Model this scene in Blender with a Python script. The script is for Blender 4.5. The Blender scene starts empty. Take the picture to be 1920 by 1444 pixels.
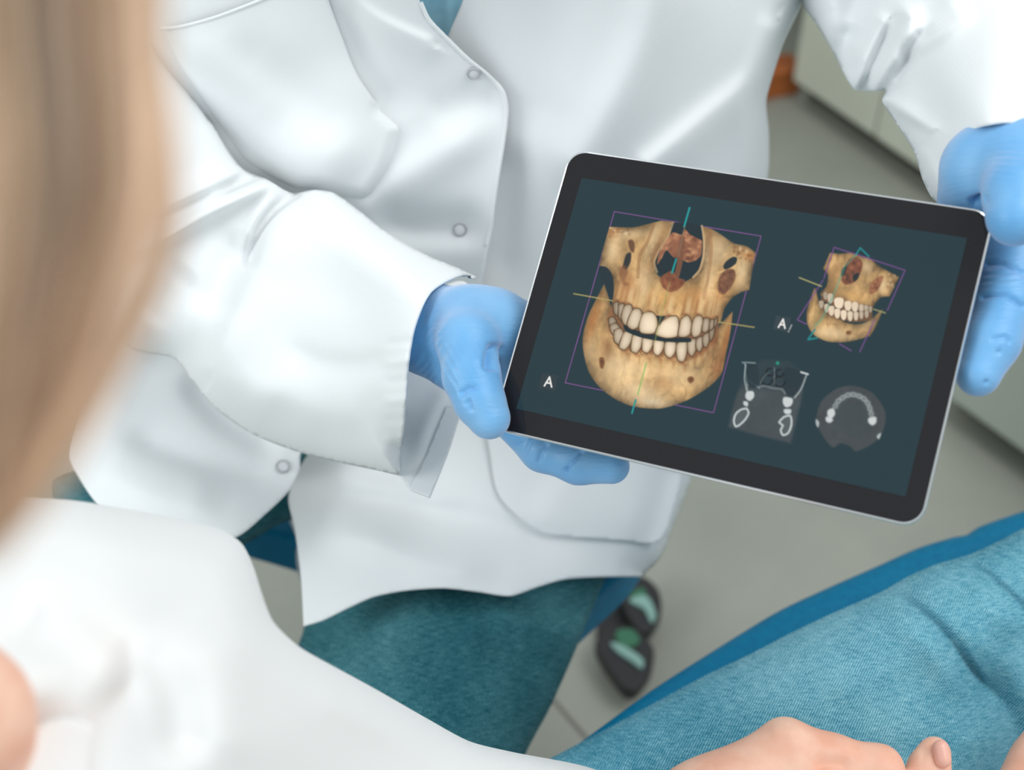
import bpy, bmesh, math, random
import numpy as np
from mathutils import Vector, Matrix
from mathutils.geometry import delaunay_2d_cdt

# ------------------------------------------------------------------ camera, world, light
S = bpy.context.scene
COL = S.collection
W_PX, H_PX = 1920, 1444
FPX = 50.0 / 36.0 * W_PX
CAM_Z = 1.5
cam_d = bpy.data.cameras.new('camera'); cam = bpy.data.objects.new('camera', cam_d); COL.objects.link(cam)
cam_d.lens = 50; cam_d.sensor_width = 36; cam_d.sensor_fit = 'HORIZONTAL'
cam_d.clip_start = .02
cam.location = (0, 0, CAM_Z); cam.rotation_euler = (math.radians(45), 0, 0)
cam_d.dof.use_dof = True; cam_d.dof.focus_distance = .785; cam_d.dof.aperture_fstop = 5.6
S.camera = cam
S.view_settings.view_transform = 'Standard'; S.view_settings.look = 'None'
S.view_settings.gamma = 1; S.view_settings.exposure = .15; S.view_settings.use_curve_mapping = False
S.cycles.use_denoising = True
S.cycles.max_bounces = 5; S.cycles.diffuse_bounces = 3; S.cycles.glossy_bounces = 2; S.cycles.transmission_bounces = 2
S.cycles.caustics_reflective = False; S.cycles.caustics_refractive = False

wd = bpy.data.worlds.new('world'); S.world = wd; wd.use_nodes = True
bg = wd.node_tree.nodes['Background']; bg.inputs[0].default_value = (.90, .97, 1, 1); bg.inputs[1].default_value = .66

def area(name, loc, target, sx, sy, power, col):
    l = bpy.data.lights.new(name, 'AREA'); l.shape = 'RECTANGLE'; l.size = sx; l.size_y = sy
    l.energy = power; l.color = col
    o = bpy.data.objects.new(name, l); COL.objects.link(o); o.location = loc
    o.rotation_euler = (Vector(target) - Vector(loc)).to_track_quat('-Z', 'Y').to_euler()
    return o
area('ceiling_light', (1.0, .45, 2.75), (.1, .8, .8), 1.3, 1.3, 22, (1, .985, .96))
area('window_light', (-2.3, -.35, 2.1), (.1, .8, .8), 1.2, 1.4, 27, (.95, .98, 1))

# ------------------------------------------------------------------ helpers
SC = math.sqrt(.5)
def cam2w(C):
    C = np.asarray(C, float)
    x, y, z = C[..., 0], C[..., 1], C[..., 2]
    return np.stack([x, SC*z - SC*y, CAM_Z - SC*z - SC*y], -1)
def px2c(px, py, d):
    px = np.asarray(px, float); py = np.asarray(py, float); d = np.asarray(d, float)
    return np.stack([(px-960)/FPX*d, (py-722)/FPX*d, d + 0*px], -1)
def U(px, py, d): return Vector(cam2w(px2c(px, py, d)).tolist())
def at_z(px, py, z):                       # point of a level plane seen at a pixel
    v = (py-722)/FPX
    d = (CAM_Z - z) / (SC + SC*v)
    return U(px, py, d)
def lin(r, g, b):
    return tuple(((c/255)/12.92 if c/255 <= .04045 else ((c/255+.055)/1.055)**2.4) for c in (r, g, b)) + (1,)

def mesh_obj(name, verts, faces, mat, parent=None, smooth=True, uv=None):
    me = bpy.data.meshes.new(name)
    me.from_pydata([tuple(v) for v in np.asarray(verts).tolist()], [], [list(f) for f in faces])
    if smooth: me.polygons.foreach_set('use_smooth', [True]*len(me.polygons))
    if uv is not None:
        lay = me.uv_layers.new(name='fabric')
        li = np.empty(len(me.loops), int); me.loops.foreach_get('vertex_index', li)
        lay.data.foreach_set('uv', np.asarray(uv)[li].astype(np.float32).ravel())
    me.update()
    o = bpy.data.objects.new(name, me); COL.objects.link(o)
    if mat: me.materials.append(mat)
    if parent: o.parent = parent
    return o
def empty(name, loc, label, cat, group=None):
    o = bpy.data.objects.new(name, None); COL.objects.link(o); o.location = loc; o.empty_display_size = .05
    tag(o, label, cat, group); return o
def tag(o, label, cat=None, group=None):
    o['label'] = label
    if cat: o['category'] = cat
    if group: o['group'] = group
def adopt(o, parent):                      # parent a mesh built in world coordinates under an empty
    o.parent = parent
    o.matrix_parent_inverse = Matrix.Translation(parent.location).inverted() if parent.type == 'EMPTY' and parent.parent is None else Matrix.Identity(4)
    return o

def catmull(pts, closed, step):
    """smooth polyline through pts; a point with a third item is a sharp corner"""
    n = len(pts); P = np.array([p[:2] for p in pts], float); cor = [len(p) > 2 for p in pts]
    out = []
    for i in range(n if closed else n-1):
        a, b = P[i], P[(i+1) % n]
        pa = P[i-1] if (closed or i > 0) and not cor[i] else a
        pb = P[(i+2) % n] if (closed or i+2 < n) and not cor[(i+1) % n] else b
        L = np.linalg.norm(b-a); k = max(1, int(round(L/step)))
        ma = (b-pa)*.5; mb = (pb-a)*.5
        la = np.linalg.norm(ma); lb = np.linalg.norm(mb)
        if la > L*.8: ma *= L*.8/la
        if lb > L*.8: mb *= L*.8/lb
        for j in range(k):
            t = j/k; t2 = t*t; t3 = t2*t
            out.append((2*t3-3*t2+1)*a + (t3-2*t2+t)*ma + (-2*t3+3*t2)*b + (t3-t2)*mb)
    if not closed: out.append(P[-1])
    return np.array(out)

def seg_dist(X, Y, poly, closed=False):
    """unsigned distance, signed side distance, arc parameter 0..1"""
    Q = np.asarray(poly, float)
    if closed: Q = np.vstack([Q, Q[:1]])
    X = np.asarray(X, float); Y = np.asarray(Y, float)
    best = np.full(X.shape, 1e18); side = np.zeros(X.shape); arc = np.zeros(X.shape)
    L = np.r_[0, np.cumsum(np.linalg.norm(np.diff(Q, axis=0), axis=1))]; tot = max(L[-1], 1e-9)
    for i in range(len(Q)-1):
        a = Q[i]; ab = Q[i+1]-a; l2 = ab@ab
        if l2 < 1e-12: continue
        t = np.clip(((X-a[0])*ab[0]+(Y-a[1])*ab[1])/l2, 0, 1)
        dx = X-a[0]-t*ab[0]; dy = Y-a[1]-t*ab[1]; dd = dx*dx+dy*dy
        m = dd < best
        best = np.where(m, dd, best)
        cr = ab[0]*dy-ab[1]*dx
        side = np.where(m, np.sign(cr), side); arc = np.where(m, (L[i]+t*math.sqrt(l2))/tot, arc)
    return np.sqrt(best), side, arc
def in_poly(X, Y, poly):
    r = np.zeros(np.shape(X), bool); n = len(poly); j = n-1
    for i in range(n):
        xi, yi = poly[i][0], poly[i][1]; xj, yj = poly[j][0], poly[j][1]
        if yi != yj:
            r ^= ((yi > Y) != (yj > Y)) & (X < (xj-xi)*(Y-yi)/(yj-yi)+xi)
        j = i
    return r

def tps(ctrl):
    C = np.array(ctrl, float); P = C[:, :2]/500; n = len(C)
    def K(r): return np.where(r > 1e-9, r*r*np.log(np.maximum(r, 1e-9)), 0)
    A = np.zeros((n+3, n+3)); A[:n, :n] = K(np.linalg.norm(P[:, None]-P[None], axis=2)) + 1e-4*np.eye(n)
    A[:n, n] = 1; A[:n, n+1:] = P; A[n, :n] = 1; A[n+1:, :n] = P.T
    w = np.linalg.solve(A, np.r_[C[:, 2], 0, 0, 0])
    def f(x, y):
        x = np.asarray(x, float)/500; y = np.asarray(y, float)/500
        v = w[n] + w[n+1]*x + w[n+2]*y
        for i in range(n): v = v + w[i]*K(np.hypot(x-P[i, 0], y-P[i, 1]))
        return v
    return f

def fold_depth(X, Y, folds):
    """relief towards the viewer side of the cloth: (points, width left, width right, height m[, mode])"""
    h = np.zeros(np.shape(X))
    for f in folds:
        pts, wl, wr, amp = f[:4]; mode = f[4] if len(f) > 4 else 'both'
        Q = catmull(pts, False, 20)
        d, s, t = seg_dist(X, Y, Q)
        w = np.where(s < 0, wl, wr)
        if mode == 'both': tp = np.clip(np.minimum(t, 1-t)*4, 0, 1)
        elif mode == 'start': tp = np.clip((1-t)*2.5, 0, 1)
        elif mode == 'end': tp = np.clip(t*2.5, 0, 1)
        else: tp = np.ones_like(t)
        tp = tp*tp*(3-2*tp)
        h += amp*tp*np.exp(-(d/w)**2)
    return h
def waves(X, Y, seed, amp, wl):
    r = random.Random(seed); h = np.zeros(np.shape(X))
    for i in range(7):
        a = r.uniform(0, 2*math.pi); k = 2*math.pi/(wl*r.uniform(.7, 1.8)); ph = r.uniform(0, 6.28)
        h += np.sin(k*(X*math.cos(a)+Y*math.sin(a))+ph+1.2*np.sin(.6*k*(-X*math.sin(a)+Y*math.cos(a))+ph*2))
    return h*amp/3

def panel(name, outline, ctrl, mat, parent, folds=(), step=6, roll=None, roll_w=60, roll_d=.03, closed_back=False,
          thick=.0016, wav=(0, 200), seed=1, depth=None, extra=None):
    """A cloth piece: outline resampled, filled with an even mesh, laid at its own distance, folded, given thickness.
    roll(x,y) picks the borders where the cloth turns away round the body."""
    B = catmull(outline, True, step)
    nb = len(B)
    rollm = np.array([bool(roll and roll(*b)) for b in B])
    x0, y0 = B.min(0); x1, y1 = B.max(0)
    hx = np.arange(x0, x1, step); hy = np.arange(y0, y1, step*.866)
    GX, GY = np.meshgrid(hx, hy); GX[1::2] += step*.5
    GX = GX.ravel(); GY = GY.ravel()
    m = in_poly(GX, GY, B); GX = GX[m]; GY = GY[m]
    e, _, _ = seg_dist(GX, GY, B, True)
    m = e > step*.55; GX = GX[m]; GY = GY[m]
    pts = [Vector(b) for b in B.tolist()] + [Vector(p) for p in zip(GX.tolist(), GY.tolist())]
    edges = [(i, (i+1) % nb) for i in range(nb)]
    V, Ed, F, *_ = delaunay_2d_cdt(pts, edges, [], 1, 1e-4)
    P = np.array([(v.x, v.y) for v in V]); X, Y = P[:, 0], P[:, 1]
    D = (depth or tps(ctrl))(X, Y)
    D = D - fold_depth(X, Y, folds)
    if wav[0]: D = D - waves(X, Y, seed, wav[0], wav[1])
    if extra is not None: D = D + extra(X, Y)
    uv = np.stack([(X-960)/FPX*D, -(Y-722)/FPX*D], 1)
    if rollm.any():
        idx = np.where(rollm)[0]
        e = np.full(X.shape, 1e9)
        for i in idx:
            j = (i+1) % nb
            if not rollm[j]: continue
            a = B[i]; ab = B[j]-a; l2 = max(ab@ab, 1e-9)
            t = np.clip(((X-a[0])*ab[0]+(Y-a[1])*ab[1])/l2, 0, 1)
            e = np.minimum(e, np.hypot(X-a[0]-t*ab[0], Y-a[1]-t*ab[1]))
        s = np.clip(e/roll_w, 0, 1); q = np.sqrt(np.clip(1-(1-s)**2, 0, 1))
    else:
        q = np.ones_like(X); e = q*1e9
    faces = [tuple(f) for f in F]
    # orient towards the camera
    Wd = cam2w(px2c(X, Y, D + roll_d*(1-q)))
    f0 = faces[0]; nrm = np.cross(P[f0[1]]-P[f0[0]], P[f0[2]]-P[f0[0]])
    if nrm > 0: faces = [f[::-1] for f in faces]
    if closed_back:
        n = len(X)
        bD = D + roll_d*(1+q)
        on_edge = e < 1e-6
        Wb = cam2w(px2c(X, Y, bD))
        back = np.arange(n)+n; back[on_edge] = np.arange(n)[on_edge]
        faces = faces + [tuple(int(back[i]) for i in f[::-1]) for f in faces]
        Wd = np.vstack([Wd, Wb]); uv = np.vstack([uv, uv + [.37, .11]])
    o = mesh_obj(name, Wd, faces, mat, None, True, uv)
    if thick:
        md = o.modifiers.new('thickness', 'SOLIDIFY'); md.thickness = thick; md.offset = -1
    if parent: adopt(o, parent)
    return o

# ---- signed-distance modelling for hands: round cones blended smoothly, skinned by surface nets
def sdf_surface(prims, vox):
    """prims: (a, ra, b, rb, k) in camera metres -> verts (camera metres), quads"""
    lo = np.min([np.minimum(np.array(p[0])-p[1], np.array(p[2])-p[3]) for p in prims], 0) - .008
    hi = np.max([np.maximum(np.array(p[0])+p[1], np.array(p[2])+p[3]) for p in prims], 0) + .008
    n = np.ceil((hi-lo)/vox).astype(int)+1
    F = np.full(n, .05, np.float32)
    ax = [lo[i]+vox*np.arange(n[i]) for i in range(3)]
    for a, ra, b, rb, k in prims:
        a = np.array(a, float); b = np.array(b, float)
        mn = np.minimum(a-ra, b-rb)-.03; mx = np.maximum(a+ra, b+rb)+.03
        sl = tuple(slice(max(0, int((mn[i]-lo[i])/vox)), min(n[i], int((mx[i]-lo[i])/vox)+2)) for i in range(3))
        X, Y, Z = np.meshgrid(ax[0][sl[0]]-a[0], ax[1][sl[1]]-a[1], ax[2][sl[2]]-a[2], indexing='ij')
        ba = b-a; l2 = max(ba@ba, 1e-12)
        t = np.clip((X*ba[0]+Y*ba[1]+Z*ba[2])/l2, 0, 1)
        d = np.sqrt((X-t*ba[0])**2+(Y-t*ba[1])**2+(Z-t*ba[2])**2) - (ra+(rb-ra)*t)
        f = F[sl]
        if k > 0:
            h = np.maximum(k-np.abs(f-d), 0)/k
            F[sl] = np.minimum(f, d) - h*h*h*k/6
        else: F[sl] = np.minimum(f, d)
    ins = F < 0
    c = np.zeros(np.array(F.shape)-1, np.int8)
    for dx in (0, 1):
        for dy in (0, 1):
            for dz in (0, 1):
                c += ins[dx:F.shape[0]-1+dx, dy:F.shape[1]-1+dy, dz:F.shape[2]-1+dz]
    act = (c > 0) & (c < 8)
    I = np.argwhere(act); vid = -np.ones(act.shape, int); vid[act] = np.arange(len(I))
    acc = np.zeros((len(I), 3)); cnt = np.zeros(len(I))
    corners = [(0,0,0),(1,0,0),(0,1,0),(1,1,0),(0,0,1),(1,0,1),(0,1,1),(1,1,1)]
    for p in range(8):
        for q in range(p+1, 8):
            A, Bq = np.array(corners[p]), np.array(corners[q])
            if np.abs(A-Bq).sum() != 1: continue
            fa = F[tuple((I+A).T)].astype(float); fb = F[tuple((I+Bq).T)].astype(float)
            m = (fa < 0) != (fb < 0)
            t = np.where(m, fa/np.where(m, fa-fb, 1), 0)
            acc += np.where(m[:, None], A+(Bq-A)*t[:, None], 0); cnt += m
    V = lo + vox*(I + acc/np.maximum(cnt, 1)[:, None])
    quads = []
    for axn in range(3):
        o1, o2 = [(1, 2), (2, 0), (0, 1)][axn]
        s = [slice(None)]*3; s2 = [slice(None)]*3
        s[axn] = slice(0, -1); s2[axn] = slice(1, None)
        ch = ins[tuple(s)] != ins[tuple(s2)]
        E = np.argwhere(ch)
        E = E[(E[:, o1] > 0) & (E[:, o2] > 0) & (E[:, o1] < F.shape[o1]-1) & (E[:, o2] < F.shape[o2]-1)]
        inn = ins[tuple(E.T)]
        d1 = np.zeros(3, int); d1[o1] = 1; d2 = np.zeros(3, int); d2[o2] = 1
        q = np.stack([vid[tuple((E-d1-d2).T)], vid[tuple((E-d2).T)], vid[tuple(E.T)], vid[tuple((E-d1).T)]], 1)
        q = np.where(inn[:, None], q, q[:, ::-1])
        quads.append(q)
    Q = np.vstack(quads)
    return V, Q
def smooth_verts(V, Q, it, lam=.5):
    n = len(V); e = np.vstack([Q[:, [0, 1]], Q[:, [1, 2]], Q[:, [2, 3]], Q[:, [3, 0]]]); e = np.vstack([e, e[:, ::-1]])
    deg = np.bincount(e[:, 0], minlength=n).astype(float)
    for _ in range(it):
        S_ = np.stack([np.bincount(e[:, 0], V[e[:, 1], i], n) for i in range(3)], 1)/np.maximum(deg, 1)[:, None]
        V = V*(1-lam) + S_*lam
    return V
def vnormals(V, Q):
    N = np.cross(V[Q[:, 2]]-V[Q[:, 0]], V[Q[:, 3]]-V[Q[:, 1]]); out = np.zeros_like(V)
    for i in range(4):
        for c in range(3): out[:, c] += np.bincount(Q[:, i], N[:, c], len(V))
    return out/np.maximum(np.linalg.norm(out, axis=1), 1e-12)[:, None]
def cone_chain(pts, k, k0=None):
    """(px, py, d, r_px) joints -> round cones"""
    out = []
    for i in range(len(pts)-1):
        a, b = pts[i], pts[i+1]
        out.append((px2c(a[0], a[1], a[2]), a[3]*a[2]/FPX, px2c(b[0], b[1], b[2]), b[3]*b[2]/FPX, (k0 if i == 0 and k0 else k)))
    return out
def sdf_obj(name, prims, vox, mat, parent, creases=(), it=2, wrinkle=None):
    V, Q = sdf_surface(prims, vox)
    V = smooth_verts(V, Q, it)
    N = vnormals(V, Q)
    if creases or wrinkle:
        X = V[:, 0]/V[:, 2]*FPX+960; Y = V[:, 1]/V[:, 2]*FPX+722
        toward = np.clip(-N[:, 2]*2.5, 0, 1)
        h = fold_depth(X, Y, creases)
        if wrinkle: h = h + wrinkle(X, Y, V)
        V = V + N*(h*toward)[:, None]
    o = mesh_obj(name, cam2w(V), Q.tolist(), mat, None, True, np.stack([V[:, 0], -V[:, 1]], 1))
    if parent: adopt(o, parent)
    return o

# ---- simple bmesh parts
def bm_obj(name, bm, mat, parent=None, smooth=False):
    me = bpy.data.meshes.new(name); bm.normal_update(); bm.to_mesh(me); bm.free()
    if mat: me.materials.append(mat)
    if smooth: me.polygons.foreach_set('use_smooth', [True]*len(me.polygons))
    o = bpy.data.objects.new(name, me); COL.objects.link(o)
    if parent: adopt(o, parent)
    return o
def prism(name, foot, z0, z1, mat, parent=None, bevel=0, segs=3):
    bm = bmesh.new(); n = len(foot)
    a = [bm.verts.new((p[0], p[1], z0)) for p in foot]; b = [bm.verts.new((p[0], p[1], z1)) for p in foot]
    bm.faces.new(a[::-1]); bm.faces.new(b)
    for i in range(n): bm.faces.new((a[i], a[(i+1) % n], b[(i+1) % n], b[i]))
    bmesh.ops.recalc_face_normals(bm, faces=bm.faces)
    o = bm_obj(name, bm, mat, parent)
    if bevel:
        md = o.modifiers.new('bevel', 'BEVEL'); md.width = bevel; md.segments = segs; md.limit_method = 'ANGLE'
        o.data.polygons.foreach_set('use_smooth', [True]*len(o.data.polygons))
        md2 = o.modifiers.new('wn', 'WEIGHTED_NORMAL'); md2.keep_sharp = True
    return o
def tube(name, pts, radii, mat, parent=None, n=12, cap=True):
    P = [Vector(p) for p in pts]; V = []; F = []
    ref = Vector((.3, .5, .8)).normalized()
    for i, p in enumerate(P):
        t = (P[min(i+1, len(P)-1)]-P[max(i-1, 0)]).normalized()
        u = t.cross(ref).normalized(); v = t.cross(u)
        r = radii[i] if hasattr(radii, '__len__') else radii
        for k in range(n):
            a = 2*math.pi*k/n; V.append(p+u*(math.cos(a)*r)+v*(math.sin(a)*r))
    for i in range(len(P)-1):
        for k in range(n):
            F.append((i*n+k, i*n+(k+1) % n, (i+1)*n+(k+1) % n, (i+1)*n+k))
    if cap: F.append(tuple(range(n))); F.append(tuple((len(P)-1)*n+k for k in reversed(range(n))))
    o = mesh_obj(name, [tuple(v) for v in V], F, mat, None)
    if parent: adopt(o, parent)
    return o

# ------------------------------------------------------------------ materials
def mat_new(name, col, rough=.6, metal=0, spec=.5, sheen=0, sss=0, coat=0):
    m = bpy.data.materials.new(name); m.use_nodes = True
    b = m.node_tree.nodes['Principled BSDF']
    b.inputs['Base Color'].default_value = col; b.inputs['Roughness'].default_value = rough
    b.inputs['Metallic'].default_value = metal; b.inputs['Specular IOR Level'].default_value = spec
    b.inputs['Sheen Weight'].default_value = sheen; b.inputs['Coat Weight'].default_value = coat
    if sss:
        b.inputs['Subsurface Weight'].default_value = sss; b.inputs['Subsurface Scale'].default_value = .006
        b.inputs['Subsurface Radius'].default_value = (1, .4, .25)
    return m
def nd(m, t, **kw):
    n = m.node_tree.nodes.new(t)
    for k, v in kw.items():
        if k in n.inputs.keys(): n.inputs[k].default_value = v
        else: setattr(n, k, v)
    return n
def lk(m, a, b): m.node_tree.links.new(a, b)
def add_noise(m, scale, c0, c1, coord='Object', detail=4, bump=0, stretch=(1, 1, 1), bdist=.001, p0=.35, p1=.65):
    b = m.node_tree.nodes['Principled BSDF']
    tc = nd(m, 'ShaderNodeTexCoord'); mp = nd(m, 'ShaderNodeMapping'); mp.inputs['Scale'].default_value = stretch
    lk(m, tc.outputs[coord], mp.inputs[0])
    nz = nd(m, 'ShaderNodeTexNoise', Scale=scale, Detail=detail); lk(m, mp.outputs[0], nz.inputs['Vector'])
    cr = nd(m, 'ShaderNodeValToRGB'); cr.color_ramp.elements[0].color = c0; cr.color_ramp.elements[1].color = c1
    cr.color_ramp.elements[0].position = p0; cr.color_ramp.elements[1].position = p1
    lk(m, nz.outputs['Fac'], cr.inputs[0]); lk(m, cr.outputs[0], b.inputs['Base Color'])
    if bump:
        bp = nd(m, 'ShaderNodeBump', Strength=bump, Distance=bdist); lk(m, nz.outputs['Fac'], bp.inputs['Height'])
        lk(m, bp.outputs[0], b.inputs['Normal'])
    return nz, cr

M = {}
M['coat'] = mat_new('white_cotton', (.84, .868, .88, 1), .9, spec=.15, sheen=.15)
def weave(m, freq, strength):
    b = m.node_tree.nodes['Principled BSDF']
    uvn = nd(m, 'ShaderNodeUVMap'); uvn.uv_map = 'fabric'
    w1 = nd(m, 'ShaderNodeTexWave', Scale=freq); w2 = nd(m, 'ShaderNodeTexWave', Scale=freq); w2.bands_direction = 'Y'
    lk(m, uvn.outputs[0], w1.inputs[0]); lk(m, uvn.outputs[0], w2.inputs[0])
    ad = nd(m, 'ShaderNodeMath', operation='ADD'); lk(m, w1.outputs['Fac'], ad.inputs[0]); lk(m, w2.outputs['Fac'], ad.inputs[1])
    nz = nd(m, 'ShaderNodeTexNoise', Scale=120, Detail=3); lk(m, uvn.outputs[0], nz.inputs['Vector'])
    a2 = nd(m, 'ShaderNodeMath', operation='ADD'); lk(m, ad.outputs[0], a2.inputs[0]); lk(m, nz.outputs['Fac'], a2.inputs[1])
    bp = nd(m, 'ShaderNodeBump', Strength=strength, Distance=.0002); lk(m, a2.outputs[0], bp.inputs['Height'])
    lk(m, bp.outputs[0], b.inputs['Normal'])
weave(M['coat'], 260, .12)
M['shirt'] = mat_new('white_shirt_cotton', (.83, .835, .83, 1), .9, spec=.1, sheen=.1); weave(M['shirt'], 260, .1)
M['scrub'] = mat_new('blue_scrub_cotton', lin(112, 170, 196), .9, spec=.1)
add_noise(M['scrub'], 60, lin(138, 194, 218), lin(156, 208, 228))

def denim(name, dark, mid, light, ang, freq, coarse=7):
    m = mat_new(name, mid, .85, spec=.15)
    b = m.node_tree.nodes['Principled BSDF']
    uvn = nd(m, 'ShaderNodeUVMap'); uvn.uv_map = 'fabric'
    mp = nd(m, 'ShaderNodeMapping'); mp.inputs['Rotation'].default_value = (0, 0, ang); lk(m, uvn.outputs[0], mp.inputs[0])
    nzd = nd(m, 'ShaderNodeTexNoise', Scale=900, Detail=2); lk(m, mp.outputs[0], nzd.inputs['Vector'])
    wv = nd(m, 'ShaderNodeTexWave', Scale=freq, Distortion=1.2, Detail=1); wv.inputs['Detail Scale'].default_value = 2.0
    lk(m, mp.outputs[0], wv.inputs[0])
    mp2 = nd(m, 'ShaderNodeMapping'); mp2.inputs['Rotation'].default_value = (0, 0, ang+.9); mp2.inputs['Scale'].default_value = (1, 9, 1)
    lk(m, uvn.outputs[0], mp2.inputs[0])
    nst = nd(m, 'ShaderNodeTexNoise', Scale=130, Detail=3); lk(m, mp2.outputs[0], nst.inputs['Vector'])
    nzc = nd(m, 'ShaderNodeTexNoise', Scale=coarse, Detail=4, Roughness=.6); lk(m, uvn.outputs[0], nzc.inputs['Vector'])
    def math_(op, a, bq):
        n = nd(m, 'ShaderNodeMath', operation=op)
        for i, v in enumerate((a, bq)):
            if isinstance(v, (int, float)): n.inputs[i].default_value = v
            else: lk(m, v, n.inputs[i])
        return n.outputs[0]
    s = math_('ADD', math_('MULTIPLY', wv.outputs['Fac'], .30), math_('MULTIPLY', nzd.outputs['Fac'], .36))
    s = math_('ADD', s, math_('MULTIPLY', nst.outputs['Fac'], .40))
    s = math_('ADD', s, math_('MULTIPLY', nzc.outputs['Fac'], .55))
    cr = nd(m, 'ShaderNodeValToRGB'); e = cr.color_ramp.elements
    e[0].position = .60; e[0].color = dark; e[1].position = 1.0; e[1].color = light
    x = e.new(.79); x.color = mid
    lk(m, s, cr.inputs[0]); lk(m, cr.outputs[0], b.inputs['Base Color'])
    bp = nd(m, 'ShaderNodeBump', Strength=.35, Distance=.0004); lk(m, s, bp.inputs['Height']); lk(m, bp.outputs[0], b.inputs['Normal'])
    return m
M['denim_light'] = denim('light_blue_denim', lin(22, 104, 132), lin(72, 152, 178), lin(170, 218, 228), .5, 225)
M['denim_dark'] = denim('dark_teal_denim', lin(6, 62, 76), lin(38, 106, 118), lin(112, 164, 170), .6, 215)

M['glove'] = mat_new('blue_nitrile', lin(128, 184, 228), .40, spec=.4, sheen=.5)
M['glove'].node_tree.nodes['Principled BSDF'].inputs['Sheen Tint'].default_value = (.9, .8, .95, 1)
add_noise(M['glove'], 22, lin(94, 164, 218), lin(126, 182, 226), coord='Object', detail=3)
def glove_wrinkle():
    m = M['glove']; b = m.node_tree.nodes['Principled BSDF']
    uvn = nd(m, 'ShaderNodeUVMap'); uvn.uv_map = 'fabric'
    mp = nd(m, 'ShaderNodeMapping'); mp.inputs['Scale'].default_value = (1, 5, 1); mp.inputs['Rotation'].default_value = (0, 0, .3)
    lk(m, uvn.outputs[0], mp.inputs[0])
    n = nd(m, 'ShaderNodeTexNoise', Scale=110, Detail=4, Distortion=.6); lk(m, mp.outputs[0], n.inputs['Vector'])
    n2 = nd(m, 'ShaderNodeTexNoise', Scale=40, Detail=2); lk(m, uvn.outputs[0], n2.inputs['Vector'])
    mu = nd(m, 'ShaderNodeMath', operation='MULTIPLY'); lk(m, n.outputs['Fac'], mu.inputs[0]); lk(m, n2.outputs['Fac'], mu.inputs[1])
    bp = nd(m, 'ShaderNodeBump', Strength=.5, Distance=.0012); lk(m, mu.outputs[0], bp.inputs['Height']); lk(m, bp.outputs[0], b.inputs['Normal'])
glove_wrinkle()
M['skin'] = mat_new('skin', lin(236, 176, 150), .5, spec=.3)
add_noise(M['skin'], 45, lin(240, 178, 152), lin(250, 204, 180), detail=4)
M['nail'] = mat_new('nail', lin(240, 182, 164), .3)
M['metal'] = mat_new('silver_metal', (.78, .79, .81, 1), .22, metal=1)
M['dark_metal'] = mat_new('dark_metal', (.05, .05, .055, 1), .35, metal=.6)
M['chrome'] = mat_new('chrome', (.8, .8, .82, 1), .15, metal=1)
M['bezel'] = mat_new('black_glass', (.012, .011, .013, 1), .08, spec=.34)
M['vinyl'] = mat_new('blue_vinyl', lin(0, 108, 156), .5, spec=.2)
add_noise(M['vinyl'], 180, lin(0, 106, 146), lin(2, 116, 154), bump=.08)
M['ring'] = mat_new('grey_snap_ring', (.42, .43, .45, 1), .5)
M['snap'] = mat_new('pearl_snap', (.74, .76, .78, 1), .35)
M['black_rubber'] = mat_new('black_rubber', (.018, .018, .02, 1), .5)
M['floor'] = mat_new('grey_vinyl_floor', lin(150, 152, 142), .45)
add_noise(M['floor'], 3, lin(152, 155, 146), lin(170, 172, 162), detail=6)
M['cab'] = mat_new('grey_green_laminate', lin(166, 170, 156), .5)
add_noise(M['cab'], 5, lin(204, 208, 194), lin(214, 218, 204))
M['kick'] = mat_new('dark_plinth', lin(58, 58, 50), .6)
M['orange'] = mat_new('orange_brown_board', lin(176, 96, 44), .6)
add_noise(M['orange'], 12, lin(160, 84, 38), lin(190, 110, 56))
M['wall'] = mat_new('pale_wall_paint', lin(214, 216, 208), .8)
M['cart'] = mat_new('pale_grey_plastic', lin(190, 198, 188), .45)
M['seam'] = mat_new('floor_seam', lin(124, 124, 116), .6)
M['pedal_green'] = mat_new('dark_green_rubber', lin(52, 112, 84), .45)
M['pedal_pale'] = mat_new('pale_green_plastic', lin(136, 176, 168), .35)

# ------------------------------------------------------------------ the room
def struct(o): o['kind'] = 'structure'; return o
fl = struct(prism('floor', [(-3.2, -2.2), (3.4, -2.2), (3.4, 4.2), (-3.2, 4.2)], -.05, 0, M['floor']))
struct(prism('wall_back', [(-3.2, 4.2), (3.4, 4.2), (3.4, 4.3), (-3.2, 4.3)], 0, 2.8, M['wall']))
struct(prism('wall_left', [(-3.3, -2.2), (-3.2, -2.2), (-3.2, 4.3), (-3.3, 4.3)], 0, 2.8, M['wall']))
sa, sb = at_z(1000, 1270, 0), at_z(1130, 1420, 0)
sd = (sb-sa).normalized(); sn = Vector((-sd.y, sd.x, 0))
for off in (0, -.9, .9):
    a = sa-sd*3+sn*off; b = sb+sd*1.2+sn*off
    a = Vector((max(-3.1, min(3.3, a.x)), max(-2, min(4.1, a.y)), 0)); b = Vector((max(-3.1, min(3.3, b.x)), max(-2, min(4.1, b.y)), 0))
    s = prism('floor_seam', [a-sn*.003, b-sn*.003, b+sn*.003, a+sn*.003], 0, .0006, M['seam'])
    adopt(s, fl)

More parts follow.
